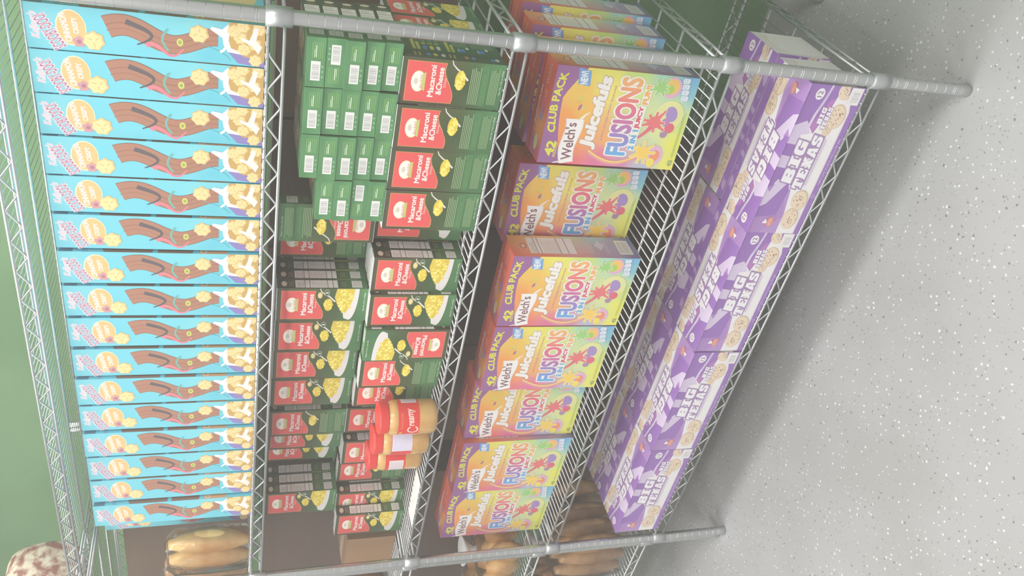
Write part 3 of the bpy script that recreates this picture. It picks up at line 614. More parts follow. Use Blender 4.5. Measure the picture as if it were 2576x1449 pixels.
    a.ell(0.178, 0.056, 0.016, 0.016, (238, 196, 110)); a.ell(0.172, 0.062, 0.010, 0.012, (170, 206, 96)); splat(a, 0.174, 0.080, 0.016, (160, 208, 126), 3)
    a.ell(0.122, 0.040, 0.017, 0.0125, (168, 142, 198), ang=0.5); a.ell(0.092, 0.036, 0.011, 0.011, (224, 110, 128)); a.ell(0.078, 0.045, 0.008, 0.008, (172, 140, 170)); a.ell(0.104, 0.048, 0.009, 0.009, (190, 130, 190)); splat(a, 0.102, 0.073, 0.021, (228, 122, 122), 7)
    a.stroke([(0.066, 0.100), (0.078, 0.088), (0.092, 0.076)], 0.004, (224, 110, 130), w2=0.010)
    a.ell(0.030, 0.050, 0.012, 0.010, (238, 150, 110)); a.ell(0.014, 0.056, 0.010, 0.009, (238, 220, 96)); splat(a, 0.036, 0.080, 0.019, (244, 206, 100), 12)
    for k in range(4):
        x = 0.1515+0.0118*k; y = 0.0150+0.0020*k
        a.poly([(x+0.002, y), (x+0.0090, y), (x+0.0108, y+0.002), (x+0.0108, y+0.0135), (x+0.0090, y+0.0155), (x+0.002, y+0.0155), (x, y+0.0135), (x, y+0.002)], (226, 232, 242)); a.ell(x+0.0052, y+0.0090, 0.0034, 0.0042, (186, 202, 226)); a.ell(x+0.0052, y+0.0090, 0.0020, 0.0028, (226, 232, 242))
    a.text("42", 0.008, 0.0070, 0.014, 0.0085, (150, 170, 130), bold=0.03); a.lines(0.028, 0.0085, 0.130, 0.0145, 2, (176, 194, 120), 0.35)
    return a
def art_snack_side():
    w, h = SD, SHT; a = Art(w, h)
    a.bg([(0, 1, (222, 108, 84)), (1, 1, (236, 168, 92)), (0, 0.75, (228, 128, 100)), (1, 0.72, (236, 190, 110)), (0, 0.5, (220, 150, 146)), (1, 0.5, (204, 210, 150)), (0.0, 0.25, (176, 140, 170)), (1, 0.3, (164, 200, 200)), (0.5, 0.2, (170, 156, 190)), (0, 0, (120, 112, 150)), (1, 0, (110, 124, 164))], 6, 20)
    a.ell(w*0.5, h*0.90, 0.010, 0.008, (176, 104, 90)); a.ell(w*0.5, h*0.90, 0.007, 0.005, (226, 190, 170))
    a.rect(w*0.16, h*0.50, w*0.90, h*0.86, (232, 226, 220))
    for y in (0.80, 0.77, 0.62, 0.56): a.rect(w*0.16, h*y, w*0.90, h*y+0.0020, (150, 130, 130))
    a.lines(w*0.19, h*0.635, w*0.82, h*0.76, 9, (204, 194, 190), 0.35); a.lines(w*0.19, h*0.815, w*0.7, h*0.85, 3, (186, 160, 156), 0.4)
    a.lines(w*0.19, h*0.36, w*0.86, h*0.49, 12, (222, 188, 196), 0.35)
    a.blob(w*0.6, h*0.29, 0.014, (206, 198, 218), lobes=4, amp=0.2, sy=0.7); a.lines(w*0.2, h*0.23, w*0.8, h*0.26, 3, (196, 186, 212), 0.4)
    a.barcode(w*0.18, h*0.04, w*0.86, h*0.15, vertical=True, bgc=(226, 224, 218), ink=(178, 176, 178))
    return a
def art_snack_top():
    w, h = SW, SD; a = Art(w, h)
    a.bg([(0, 0, (206, 92, 84)), (1, 0, (224, 104, 84)), (0, 1, (214, 84, 76)), (1, 1, (232, 120, 84)), (0.1, 0.5, (158, 104, 150)), (0.3, 0.4, (232, 160, 90)), (0.6, 0.5, (222, 96, 80))], 8, 6)
    a.ell(0.030, h*0.40, 0.016, 0.009, (222, 206, 110)); a.ell(0.030, h*0.40, 0.012, 0.006, (206, 190, 160))
    a.text("FUSIONS", 0.078, h*0.28, 0.060, 0.016, (150, 128, 190), bold=0.06, cols=[(120, 150, 214), (176, 116, 170), (214, 110, 120), (226, 150, 120)]); a.text("Juicefuls", 0.060, h*0.62, 0.080, 0.014, (226, 196, 186), bold=0.04); a.text("Welch's", 0.150, h*0.35, 0.040, 0.012, (214, 170, 170), bold=0.01)
    a.rect(0, h-0.012, w, h-0.0112, (150, 70, 70))
    return a
sn_me = package('fruit_snack_box', SW, SD, SHT, (208, 96, 84), {'front': art_snack(), 'right': art_snack_side(), 'top': art_snack_top()})
fl = MB(); fl.box(-SW+0.001, -0.001, SD-0.0125, SD-0.0005, SHT+0.0014, SHT+0.0020, (196, 90, 84)); sn_fl = fl.mesh('tuck_flap', PRINT)
sn = [(-0.052, 0.051, -0.050, 'fruit snack carton at the shelf end, nearest the corner post in front'),
      (-0.303, 0.128, 0.015, "fruit snack carton pushed back behind its neighbours, second from the photo's top"),
      (-0.478, 0.037, 0.030, 'fruit snack carton whose colourful nutrition side shows beside the pushed-back one'),
      (-0.682, 0.044, -0.005, "fruit snack carton in the middle of the row, fourth from the photo's top"),
      (-0.886, 0.082, -0.030, "slightly pushed-back fruit snack carton, fifth from the photo's top"),
      (-1.088, 0.061, 0.006, 'fruit snack carton, second from the bottom of the photo'),
      (-1.290, 0.066, 0.010, 'fruit snack carton at the bottom of the photo, beside the lower post'),
      (-0.062, 0.145, 0.0, 'fruit snack carton hidden behind the corner post, second row back'),
      (-0.044, 0.234, 0.0, 'fruit snack carton above the post in the photo, third row back with yellow edge showing'),
      (-0.029, 0.322, 0.0, 'fruit snack carton farthest back at the open shelf end')]
sp = None
for x, y, rz, lb in sn:
    if sp is None: sp = obj('fruit_snack_box', sn_me); obj('tuck_flap', sn_fl, sp); o = sp
    else: o = copy_tree(sp)
    tag(o, lb, 'snack box', 'fruit snack cartons on the lower middle shelf'); o.location = (x, y, SH[1]+TOP); o.rotation_euler = (0, 0, -rz)

# ------------------------------------------------------------------ sweet roll cartons
CW, CD, CH = 0.3560, 0.1310, 0.1350
PU = (158, 118, 190); LP = (220, 204, 232); OFF = (240, 237, 238)
def roll_pic(a, cx, cy, rx, ry, ang=0, seed=0):
    a.ell(cx, cy, rx, ry, (218, 190, 160), ang=ang); a.ell(cx-0.0008, cy+0.0010, rx*0.93, ry*0.93, (236, 216, 192), ang=ang)
    rn = random.Random(seed); L = a.L; ca, sa = math.cos(ang), math.sin(ang)
    for k in range(16):
        t = rn.uniform(0, 6.28); q = rn.uniform(0.1, 0.8); x = cx+(rx*q*math.cos(t))*ca-(ry*q*math.sin(t))*sa; y = cy+(rx*q*math.cos(t))*sa+(ry*q*math.sin(t))*ca
        a.ell(x, y, rx*0.11, ry*0.04, (150, 116, 92), None, ang=ang+0.5, n=6)
def R_(x0, y0, x1, y1): return [(x0, y0), (x1, y0), (x1, y1), (x0, y1)]
GLY = {'I': ([R_(.24, 0, .76, 1), R_(.04, 0, .96, .2), R_(.04, .8, .96, 1)], []),
 'T': ([R_(.30, 0, .70, 1), R_(0, .72, 1, 1), R_(0, .52, .16, 1), R_(.84, .52, 1, 1), R_(.16, 0, .84, .16)], []),
 'E': ([R_(.06, 0, .50, 1), R_(0, .76, .98, 1), R_(0, 0, .98, .24), R_(.3, .40, .72, .62), R_(.82, .58, .98, 1), R_(.82, 0, .98, .42)], []),
 'B': ([[(0, 0), (.80, 0), (.98, .10), (1, .30), (.90, .50), (.98, .66), (.97, .88), (.80, 1), (0, 1)]], [('e', .52, .70, .12, .06), ('e', .52, .29, .12, .06)]),
 'G': ([[(.22, 0), (.98, 0), (1, .56), (.5, .56), (.5, .40), (.58, .40), (.58, .26), (.40, .26), (.36, .34), (.36, .68), (.44, .76), (.60, .74), (.62, .66), (1, .66), (1, 1), (.2, 1), (.04, .86), (0, .5), (.06, .14)]], []),
 'X': ([[(0, 0), (.40, 0), (1, 1), (.60, 1)], [(.60, 0), (1, 0), (.40, 1), (0, 1)], R_(0, 0, .46, .16), R_(.54, 0, 1, .16), R_(0, .84, .46, 1), R_(.54, .84, 1, 1)], []),
 'A': ([[(0, 0), (.40, 0), (.44, .18), (.58, .18), (.62, 0), (1, 0), (.72, 1), (.26, 1)]], [('e', .50, .48, .07, .14)]),
 'S': ([[(0, 0), (.78, 0), (.96, .10), (1, .34), (.90, .52), (.42, .62), (.40, .74), (.60, .74), (.62, .66), (.96, .66), (.96, 1), (.24, 1), (.04, .88), (.02, .62), (.14, .48), (.60, .38), (.62, .26), (.40, .26), (.38, .34), (0, .34)]], [])}
def slab_word(a, txt, x, y, wd, ht, shear=0.20, gap=0.10, ow=0.0030, wt=None):
    ws = [0.78 if c == 'I' else 1.0 for c in txt]; un = wd/(sum(ws)+gap*(len(txt)-1))
    for ps in (0, 1):
        xx = x
        for c, q in zip(txt, ws):
            lw = un*q
            def P(px, py, e=0.0, cx=.5, cy=.5):
                X = px*lw + e*(1 if px > cx else -1); Y = py*ht + e*(1 if py > cy else -1); return (xx+X+shear*Y, y+Y)
            for sh in GLY[c][0]:
                mx = sum(p[0] for p in sh)/len(sh); my = sum(p[1] for p in sh)/len(sh)
                if ps == 0: a.poly([P(px, py, ow, mx, my) for px, py in (R_(min(p[0] for p in sh), min(p[1] for p in sh), max(p[0] for p in sh), max(p[1] for p in sh)) if c != 'X' else sh)], (168, 138, 184))
                else: a.poly([P(px, py) for px, py in sh], (243, 241, 245))
            if ps:
                for _, ex, ey, rx, ry in GLY[c][1]: a.ell(P(ex, ey)[0], P(ex, ey)[1], rx*lw, ry*ht, (168, 138, 184), n=10)
            xx += lw+gap*un
def art_roll():
    w, h = CW, CH; a = Art(w, h)
    a.rect(0, 0, w, h, OFF, 0)
    a.poly([(0, h), (0, 0.060), (0.052, 0.060), (0.112, 0.070), (0.120, 0.085), (0.130, h)], (186, 150, 206))
    a.poly([(0.000, h), (0.0, 0.105), (0.045, 0.062), (0.080, 0.070), (0.140, h)], (178, 140, 200))
    a.poly([(0.040, h), (0.047, 0.080), (0.110, 0.074), (0.132, 0.084), (0.075, 0.122), (0.085, h)], PU)
    a.poly([(0.066, h), (0.075, 0.118), (0.132, 0.084), (0.150, 0.110), (0.105, 0.122), (0.120, h)], LP)
    a.poly([(0.118, h), (0.120, 0.122), (0.150, 0.108), (0.168, 0.118), (0.178, h)], PU)
    for k in range(5):
        x = 0.140+0.028*k; c = PU if k % 2 == 0 else LP
        a.poly([(x, h), (x-0.004, 0.108), (x+0.010, 0.104), (x+0.025, 0.108), (x+0.027, h)], c)
    a.poly([(0.236, h), (0.248, 0.086), (0.276, 0.106), (0.290, h)], LP)
    a.poly([(0.262, h), (0.276, 0.106), (0.248, 0.080), (0.300, 0.064), (0.335, 0.058), (w, 0.054), (w, h)], PU)
    a.poly([(0.250, 0.082), (0.300, 0.066), (0.330, 0.060), (0.322, 0.072), (0.262, 0.094)], (188, 130, 192))
    a.stroke([(0.252, 0.098), (0.290, 0.094), (0.322, 0.086), (w, 0.080)], 0.007, (222, 210, 232), w2=0.005)
    a.ell(0.335, 0.103, 0.0125, 0.0105, OFF); a.text("12", 0.3285, 0.0975, 0.013, 0.011, (150, 120, 170), bold=0.02)
    a.stroke([(0.300, 0.0925), (0.322, 0.0870), (0.346, 0.0830)], 0.0014, (188, 166, 206))
    roll_pic(a, 0.346, 0.045, 0.020, 0.017, 0.3, 5); roll_pic(a, 0.290, 0.040, 0.028, 0.021, 0.2, 6); roll_pic(a, 0.262, 0.050, 0.018, 0.012, 0.2, 9)
    slab_word(a, "BIG", 0.270, 0.0705, 0.036, 0.0115, ow=0.0010); slab_word(a, "TEXAS", 0.258, 0.0570, 0.050, 0.0110, ow=0.0010)
    slab_word(a, "BIG", 0.128, 0.0790, 0.100, 0.0270); slab_word(a, "TEXAS", 0.114, 0.0480, 0.128, 0.0250)
    a.poly([(0.124, 0.0385), (0.236, 0.0385), (0.238, 0.0440), (0.126, 0.0440)], (222, 210, 230)); a.text("CINNAMON ROLL", 0.128, 0.0395, 0.104, 0.0032, (190, 168, 202))
    roll_pic(a, 0.088, 0.036, 0.026, 0.020, 0.25, 1); roll_pic(a, 0.040, 0.040, 0.027, 0.020, 0.15, 2)
    a.ell(0.030, 0.088, 0.013, 0.0085, (228, 150, 140)); a.stroke([(0.021, 0.0865), (0.027, 0.0895), (0.032, 0.0870), (0.038, 0.0895)], 0.0016, (238, 206, 196)); a.blob(0.030, 0.101, 0.005, (244, 240, 240), lobes=3, amp=0.3)
    edge = [(w, 0.038), (0.335, 0.033), (0.318, 0.020), (0.300, 0.0145), (0.0, 0.0125)]
    a.poly([(0, 0), (w, 0)]+edge, PU)
    a.rect(0.318, 0.004, w-0.001, 0.033, (238, 236, 234)); a.barcode(0.321, 0.006, 0.348, 0.028, vertical=False, bgc=(236, 234, 232), ink=(196, 194, 198))
    a.text("NET WT 3 LB 0 OZ (1.36 kg)", 0.130, 0.0040, 0.110, 0.0048, (214, 196, 226), bold=0.02); a.ell(0.100, 0.0064, 0.0045, 0.0042, LP); a.ell(0.100, 0.0064, 0.0036, 0.0033, PU)
    for x in (0.004, 0.033, 0.290): a.rect(x, h-0.0009, x+0.012, h-0.0003, (226, 214, 234))
    return a
def art_roll_top():
    a = art_roll(); a.rect(0, 0, CW, 0.024, PU)
    for x, q in ((0.020, 0.022), (0.150, 0.012), (0.185, 0.012), (0.215, 0.012), (0.280, 0.024)):
        a.poly([(x, 0.006), (x+q*0.5, 0.003), (x+q*1.3, 0.006), (x+q, 0.012), (x+q*1.5, 0.018), (x+q*0.6, 0.020), (x+q*0.2, 0.014)], (196, 168, 214))
    for k in range(18): a.rect(0.125+0.0066*k, 0.0196, 0.1292+0.0066*k, 0.0224, (190, 166, 208))
    a.ell(0.258, 0.010, 0.0045, 0.0045, LP); a.ell(0.258, 0.010, 0.0036, 0.0036, PU)
    return a
def art_roll_end():
    w, h = CD, CH; a = Art(w, h); a.rect(0, 0, w, h, (228, 226, 222), 0)
    a.ell(w*0.65, h*0.45, 0.026, 0.012, (210, 196, 190)); roll_pic(a, w*0.7, h*0.8, 0.016, 0.010, 0, 4)
    a.poly([(0, h), (w*0.06, h), (w*0.02, h*0.4), (0, h*0.3)], PU); a.rect(0, 0, w*0.05, h*0.16, PU)
    return a
art_f, art_t = art_roll(), art_roll_top(); ae = art_roll_end()
ro_a = package('sweet_roll_carton', CW, CD, CH, (226, 220, 226), {'front': art_f, 'topflip': art_t, 'right': ae})
ro_b = package('sweet_roll_carton', CW, CD, CH, (226, 220, 226), {'front': art_f, 'top': art_t, 'right': ae})
fl = MB(); fl.box(0.0006, 0.0013, 0.012, CD-0.004, 0.004, CH-0.030, (236, 234, 230)); fl.box(0.0006, 0.0013, 0.03, CD-0.03, CH-0.030, CH-0.022, (236, 234, 230)); ro_fl = fl.mesh('end_flap', PRINT)
pa = {}
names = ['nearest the corner post', "second from the photo's top", "third from the photo's top", 'lowest in the photo']
for rrow in range(2):
    for c in range(4):
        kind = 'b' if (rrow == 1 and c == 0) else 'a'
        if kind not in pa: o = obj('sweet_roll_carton', ro_a if kind == 'a' else ro_b); obj('end_flap', ro_fl, o); pa[kind] = o
        else: o = copy_tree(pa[kind])
        tag(o, 'purple and white sweet roll carton in the %s row, %s' % (['front', 'back'][rrow], names[c]), 'pastry carton', 'sweet roll cartons on the bottom shelf')
        o.location = ((-0.0185, -0.3755, -0.7345, -1.0945)[c]+(0.004 if rrow and c == 0 else 0), (0.001, 0.1345)[rrow]+(0.0, 0.002, -0.001, 0.001)[c], SH[0]+TOP)

# ------------------------------------------------------------------ peanut butter jars
PB = noisy(mat('peanut_butter', (204, 160, 96), 0.3, Coat_Weight=0.8, Coat_Roughness=0.08), (198, 152, 88), (212, 170, 106), 30)
LID = mat('red_plastic', (222, 66, 60), 0.35)
JR = 0.0415
def jar_parts():
    mb = MB(); R = JR
    mb.lathe([(R*0.80, 0), (R*0.93, 0.003), (R, 0.012), (R, 0.040), (R*0.985, 0.050), (R*0.985, 0.088), (R, 0.096), (R*0.97, 0.104), (R*0.86, 0.112), (R*0.84, 0.114)], seg=40); body = mb.mesh('jar_body', PB)
    mb = MB(); prof = [(R*0.84, 0.1142), (R*0.90, 0.1142), (R*0.905, 0.132), (R*0.86, 0.1355), (R*0.5, 0.1360)]; mb.lathe(prof, seg=48, smooth=False)
    mb.v = [(x*(1+0.006*((i % 48) % 2)), y*(1+0.006*((i % 48) % 2)), z) for i, (x, y, z) in enumerate(mb.v)]; lid = mb.mesh('jar_lid', LID)
    return body, lid
def wrap(a, R, z0, ang0):
    mb = MB(); st = 0.000008
    for V, F, cols, L in a.items:
        # split wide faces so that they bend round the jar
        bmx = bmesh.new(); vs_ = [bmx.verts.new((x, y, 0)) for x, y in V]
        lay = bmx.faces.layers.int.new('c')
        for i, fc in enumerate(F):
            try: ff = bmx.faces.new([vs_[k] for k in fc]); ff[lay] = i
            except ValueError: pass
        for k in range(1, int(a.w/0.004)):
            bmesh.ops.bisect_plane(bmx, geom=bmx.verts[:]+bmx.edges[:]+bmx.faces[:], plane_co=(0.004*k, 0, 0), plane_no=(1, 0, 0))
        bmx.verts.index_update(); i0 = len(mb.v)
        for v in bmx.verts:
            t = ang0+v.co.x/R; rr = R+0.00015+L*st; mb.v.append((rr*math.cos(t), rr*math.sin(t), z0+v.co.y))
        for ff in bmx.faces: mb.f.append(tuple(i0+v.index for v in ff.verts)); mb.c.append(cols[ff[lay]] if not isinstance(cols[ff[lay]][0], (list, tuple)) else (200, 200, 200)); mb.sm.append(True)
        bmx.free()
    return mb.mesh('jar_label', PRINTL)
def jar_label():
    w = 2*math.pi*JR-0.003; h = 0.060; a = Art(w, h); a.rect(0, 0, w, h, (222, 70, 64), 0)
    c = w*0.5; a.text("reamy", c-0.012, 0.017, 0.040, 0.016, (244, 226, 214), bold=0.02, shear=0.2, ang=0.1); a.stroke([(c-0.023+0.0095*math.cos(t), 0.025+0.0115*math.sin(t)) for t in [0.5+k*0.35 for k in range(16)]], 0.0028, (244, 226, 214))
    a.text("PEANUT BUTTER", c-0.020, 0.047, 0.040, 0.006, (226, 130, 80), bold=0.02); a.ell(c-0.036, 0.052, 0.006, 0.0045, (232, 160, 70)); a.lines(c+0.0, 0.006, c+0.03, 0.010, 2, (236, 150, 120), 0.4)
    a.rect(w*0.16, 0.010, w*0.33, 0.058, (224, 218, 232)); a.lines(w*0.165, 0.013, w*0.32, 0.055, 12, (196, 190, 216), 0.35)
    a.rect(w*0.68, 0.014, w*0.84, 0.050, (226, 214, 216)); a.lines(w*0.69, 0.017, w*0.83, 0.048, 9, (200, 186, 196), 0.35)
    return wrap(a, JR*0.99, 0.034, -math.pi/2-math.pi)
jb, jl = jar_parts(); jlab = jar_label()
jp = None
for i, (x, y, rz) in enumerate(((-0.920, 0.004, 0.55), (-1.018, 0.030, 2.05), (-1.110, 0.062, -1.75))):
    lb = ['peanut butter jar with its red front label outward, foremost of three', 'middle of three peanut butter jars, white panel of its label outward', 'farthest of three peanut butter jars, pale nutrition label outward'][i]
    if jp is None:
        o = jp = thing('peanut_butter_jar', lb, 'jar', group='peanut butter jars'); obj('jar_body', jb, o); q = obj('jar_lid', jl, o); q['label'] = 'ribbed red screw lid'; obj('jar_label', jlab, o)
    else: o = copy_tree(jp); o['label'] = lb
    o.location = (x, y, SH[2]+TOP); o.rotation_euler = (0, 0, rz)

# price card lying on the deck
a = Art(0.170, 0.055); a.rect(0, 0, 0.170, 0.055, (240, 238, 236), 0); a.lines(0.01, 0.01, 0.15, 0.045, 4, (206, 202, 206), 0.25)
mb = MB(); mb.box(0, 0.170, 0, 0.055, 0, 0.0008, (240, 238, 236)); a.put(mb, (0, 0, 0.0008), (1, 0, 0), (0, 1, 0))
tag(obj('price_card', mb.mesh('price_card', PRINT), None, (-1.335, -0.003, SH[2]+TOP), (0, 0, 0.03)), 'blank white paper card lying flat on the wire deck beyond the jars', 'card')

# ------------------------------------------------------------------ brown cartons at the far end, and added ones darkening gaps behind the goods
BROWN = (158, 124, 92)
def carton(name, w, d, h, col, label, cat, loc, tape=True, rot=0):
    t = thing(name, label, cat, loc, (0, 0, rot)); mb = MB(); mb.box(-w, 0, 0, d, 0, h, col); obj('carton_body', mb.mesh('carton_body', PRINT), t)
    for k in (0, 1):
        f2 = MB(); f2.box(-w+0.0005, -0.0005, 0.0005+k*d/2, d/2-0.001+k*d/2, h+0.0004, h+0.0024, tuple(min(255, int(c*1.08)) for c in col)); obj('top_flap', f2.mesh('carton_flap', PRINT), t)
    if tape: 
        f3 = MB(); f3.box(-w-0.0004, 0.0004, d/2-0.02, d/2+0.02, h+0.0026, h+0.0030, (196, 178, 150)); f3.box(0.0002, 0.0006, d/2-0.02, d/2+0.02, h-0.05, h+0.0026, (196, 178, 150)); obj('tape_strip', f3.mesh('tape_strip', PRINT), t)
    return t
NX = -W-0.0355
carton('cardboard_box', 0.17, 0.15, 0.135, BROWN, 'small tan cardboard box past the far end of the macaroni shelf', 'box', (NX-0.020, 0.130, NSH[2]+TOP))
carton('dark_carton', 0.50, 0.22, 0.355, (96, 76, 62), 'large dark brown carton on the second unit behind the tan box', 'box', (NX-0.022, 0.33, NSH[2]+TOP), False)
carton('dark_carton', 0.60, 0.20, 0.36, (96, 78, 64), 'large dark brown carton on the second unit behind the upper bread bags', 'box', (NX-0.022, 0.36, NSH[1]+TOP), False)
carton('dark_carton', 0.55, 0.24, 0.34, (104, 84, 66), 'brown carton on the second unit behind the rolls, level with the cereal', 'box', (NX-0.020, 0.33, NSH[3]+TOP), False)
DK = [(98, 80, 66), (90, 76, 64), (102, 82, 66), (94, 78, 64)]  # cartons added so the shaded gaps behind the goods stay dark
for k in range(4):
    carton('gap_dark_carton', 0.345, 0.13, 0.370, DK[k], "added brown carton darkening the gap behind the macaroni, %s from the photo's top" % ORD[k], 'box', (-0.035-0.352*k, 0.425, SH[2]+TOP), False)['group'] = 'added dark cartons behind the macaroni'
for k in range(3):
    carton('gap_dark_carton', 0.400, 0.13, 0.375, DK[k], "added brown carton darkening the gap behind the fruit snacks, %s from the photo's top" % ORD[k], 'box', (-0.26-0.407*k, 0.425, SH[1]+TOP), False)['group'] = 'added dark cartons behind the fruit snacks'
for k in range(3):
    carton('gap_dark_carton', 0.340, 0.24, 0.11, DK[k], "added low brown carton darkening the gap behind the sweet rolls, %s from the photo's top" % ORD[k], 'box', (-0.40-0.350*k, 0.290, SH[0]+TOP), False)['group'] = 'added dark cartons behind the sweet rolls'

# ------------------------------------------------------------------ bagged bread
CRUST = noisy(mat('bread_crust', (206, 160, 96), 0.45, Coat_Weight=0.3), (206, 150, 84), (240, 206, 138), 14, 4, 0.35, 0.65)
CRUST2 = noisy(mat('dark_crust', (176, 128, 84), 0.4, Coat_Weight=0.9, Coat_Roughness=0.08), (172, 124, 80), (222, 178, 118), 14, 4, 0.35, 0.65)
SEED = noisy(mat('speckled_treats', (206, 180, 160), 0.6), (150, 96, 84), (226, 212, 188), 45, 4, 0.4, 0.6, bump=0.3)
FILM = bpy.data.materials.new('clear_plastic_film'); FILM.use_nodes = True
nt = FILM.node_tree; nt.nodes.remove(nt.nodes['Principled BSDF']); mx = nt.nodes.new('ShaderNodeMixShader'); tr = nt.nodes.new('ShaderNodeBsdfTransparent'); gl = nt.nodes.new('ShaderNodeBsdfGlossy'); gl.inputs['Roughness'].default_value = 0.08
tr.inputs['Color'].default_value = (0.97, 0.96, 0.95, 1); fr = nt.nodes.new('ShaderNodeFresnel'); fr.inputs['IOR'].default_value = 1.45; ns = nt.nodes.new('ShaderNodeTexNoise'); ns.inputs['Scale'].default_value = 22; ns.inputs['Detail'].default_value = 4
tcn = nt.nodes.new('ShaderNodeTexCoord'); bp = nt.nodes.new('ShaderNodeBump'); bp.inputs['Strength'].default_value = 0.5; bp.inputs['Distance'].default_value = 0.012
nt.links.new(tcn.outputs['Object'], ns.inputs['Vector']); nt.links.new(ns.outputs['Fac'], bp.inputs['Height']); nt.links.new(bp.outputs['Normal'], gl.inputs['Normal']); nt.links.new(bp.outputs['Normal'], fr.inputs['Normal'])
mm = nt.nodes.new('ShaderNodeMath'); mm.operation = 'MULTIPLY_ADD'; mm.inputs[1].default_value = 0.7; mm.inputs[2].default_value = 0.03; nt.links.new(fr.outputs[0], mm.inputs[0])
nt.links.new(mm.outputs[0], mx.inputs[0]); nt.links.new(tr.outputs[0], mx.inputs[1]); nt.links.new(gl.outputs[0], mx.inputs[2]); nt.links.new(mx.outputs[0], nt.nodes['Material Output'].inputs['Surface'])
TWIST = mat('white_bag_neck', (226, 224, 222), 0.4)
def roll_mesh(L, R, bend=0.01, material=CRUST):
    mb = MB(); n = 14; pts = []; rr = []
    for i in range(n+1):
        t = i/n; pts.append((bend*math.sin(t*math.pi), 0, L*t)); rr.append(R*max(0.12, math.sin(math.pi*min(max(t, 0.03), 0.97)))**0.42)
    mb.tube(pts, rr, 18); return mb.mesh('bread_roll', material)
def bag(name, label, loc, n, L, R, cols, tilt, crust, group, neck=True, rot=0):
    t = thing(name, label, 'bread bag', loc, (0, 0, rot), group)
    rm = roll_mesh(L, R, 0.008, crust); rows = (n+cols-1)//cols
    for i in range(n):
        x = -(i % cols)*(R*2.05)-R*1.1; y = (i//cols)*(R*2.05)+R*1.1
        o = obj('bread_roll', rm, t, (x, y, 0.003+R*0.0), (0.0, tilt, 0))
    mb = MB(); wx = cols*R*2.05+R*0.3; wy = rows*R*2.05+R*0.3; tx = math.sin(tilt)*L
    rings = [(0.0, 0.90), (0.03, 1.0), (0.5, 1.05), (0.85, 1.0), (1.0, 0.92), (1.10, 0.55), (1.2, 0.14)] if neck else [(0.0, 0.9), (0.04, 1.0), (0.5, 1.05), (0.95, 1.0), (1.05, 0.7)]
    base = 0; sg = 28
    for tt, k in rings:
        for q in range(sg):
            an = 2*math.pi*q/sg; ca, sa = math.cos(an), math.sin(an); e = 0.45
            px = math.copysign(abs(ca)**e, ca)*wx/2*k; py = math.copysign(abs(sa)**e, sa)*wy/2*k
            wob = 1+0.03*math.sin(q*3.1+tt*9)
            mb.v.append((px*wob-wx/2+tx*min(tt, 1.0), py*wob+wy/2, 0.001+L*tt*math.cos(tilt)))
    for i in range(len(rings)-1):
        for q in range(sg): q2 = (q+1) % sg; mb.f.append((i*sg+q, i*sg+q2, (i+1)*sg+q2, (i+1)*sg+q)); mb.c.append((240, 240, 240)); mb.sm.append(True)
    obj('plastic_film', mb.mesh('plastic_film', FILM), t)
    if neck:
        nk = MB(); nk.lathe([(wx*0.10, 0), (wx*0.07, 0.010), (wx*0.16, 0.03), (wx*0.22, 0.045)], seg=14, loc=(-wx/2+tx, wy/2, 0.001+L*1.18)); obj('gathered_neck', nk.mesh('gathered_neck', TWIST), t)
    return t
bag('roll_bag', 'clear bag of long golden rolls standing at the far end of the cereal shelf', (-1.366, 0.022, SH[3]+TOP), 2, 0.190, 0.030, 2, 0.0, CRUST, 'bagged rolls', False)
bag('roll_bag', 'dim bag of rolls behind the golden ones on the second shelving unit', (NX-0.03, 0.10, NSH[3]+TOP), 6, 0.21, 0.027, 3, 0.05, CRUST2, 'bagged rolls', False)
bag('roll_bag', 'bag of rolls on the second unit, level with the macaroni', (NX-0.21, 0.03, NSH[2]+TOP), 6, 0.10, 0.030, 3, 0.0, CRUST2, 'bagged rolls')
for k, (x, y) in enumerate(((NX-0.03, 0.03), (NX-0.27, 0.03), (NX-0.51, 0.03))):
    bag('bread_bag', 'bag of golden bread on the second unit, level with the fruit snacks, %s' % ['foremost', 'middle', 'farthest along'][k], (x, y, NSH[1]+TOP), 9, 0.10, 0.033, 3, 0.0, CRUST, 'bread bags, upper')
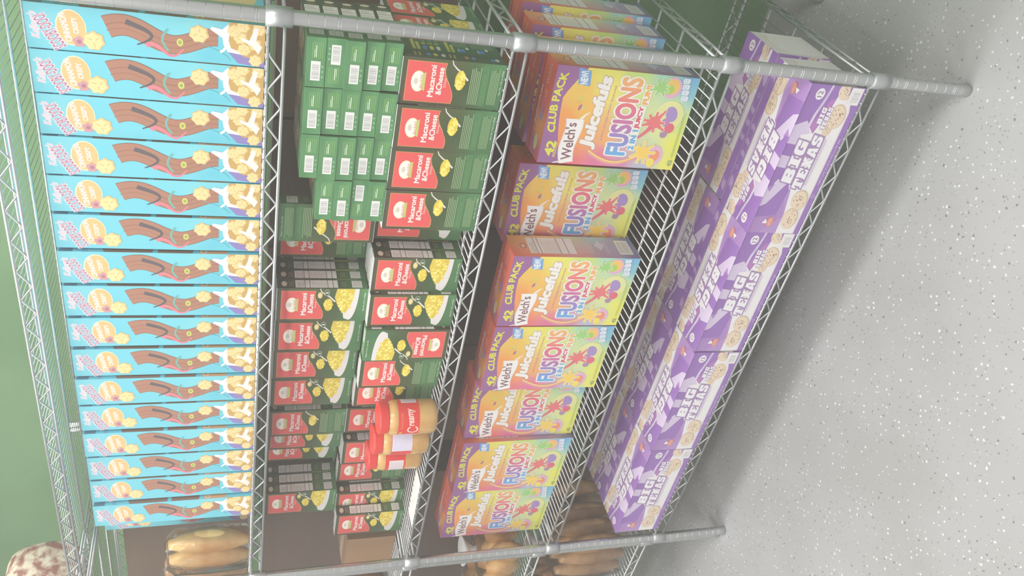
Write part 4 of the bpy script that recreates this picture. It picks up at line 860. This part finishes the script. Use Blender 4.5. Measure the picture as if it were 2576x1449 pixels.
for k, (x, y) in enumerate(((NX-0.03, 0.03), (NX-0.03, 0.245), (NX-0.26, 0.03))):
    bag('bread_bag', 'tall bag of long brown loaves on the second unit, near the floor, %s' % ['foremost', 'rear', 'farthest along'][k], (x, y, NSH[0]+TOP), 9, 0.22, 0.029, 3, 0.0, CRUST2, 'bread bags, lower')
# bag of treats on the very top shelf
def sack(name, label, cat, loc, sx, sy, sz, m):
    mb = MB(); n = 20; mseg = 12
    for i in range(mseg+1):
        t = i/mseg; ph = math.pi*t; k = math.sin(ph)**0.5 if 0 < t < 1 else 0.15; z = sz*(0.5-0.5*math.cos(ph))
        for q in range(n):
            an = 2*math.pi*q/n; ca, sa = math.cos(an), math.sin(an)
            mb.v.append((math.copysign(abs(ca)**0.6, ca)*sx/2*k*(1+0.04*math.sin(5*an+i)), math.copysign(abs(sa)**0.6, sa)*sy/2*k, z))
    for i in range(mseg):
        for q in range(n): q2 = (q+1) % n; mb.f.append((i*n+q, i*n+q2, (i+1)*n+q2, (i+1)*n+q)); mb.c.append((200, 180, 160)); mb.sm.append(True)
    return tag(obj(name, mb.mesh(name, m), None, loc), label, cat)
sack('snack_sack', 'mottled pink and cream bag on the topmost shelf at the far end', 'bag', (-1.66, 0.17, NSH[4]+0.0165), 0.20, 0.16, 0.19, SEED)

# ------------------------------------------------------------------ added haze volume standing in for the lens veil
HZ = bpy.data.materials.new('lens_veil_volume'); HZ.use_nodes = True; nt = HZ.node_tree; nt.nodes.remove(nt.nodes['Principled BSDF'])
vsn = nt.nodes.new('ShaderNodeVolumeScatter'); vsn.inputs['Color'].default_value = (1.0, 0.97, 0.94, 1); vsn.inputs['Density'].default_value = 0.065
nt.links.new(vsn.outputs[0], nt.nodes['Material Output'].inputs['Volume'])
mb = MB(); mb.box(-5.9, 3.9, -4.9, WALLY-0.002, 0.001, 2.86, (255, 255, 255)); tag(obj('haze', mb.mesh('haze', HZ)), 'thin pale haze added to stand in for lens veil', 'haze', kind='stuff')
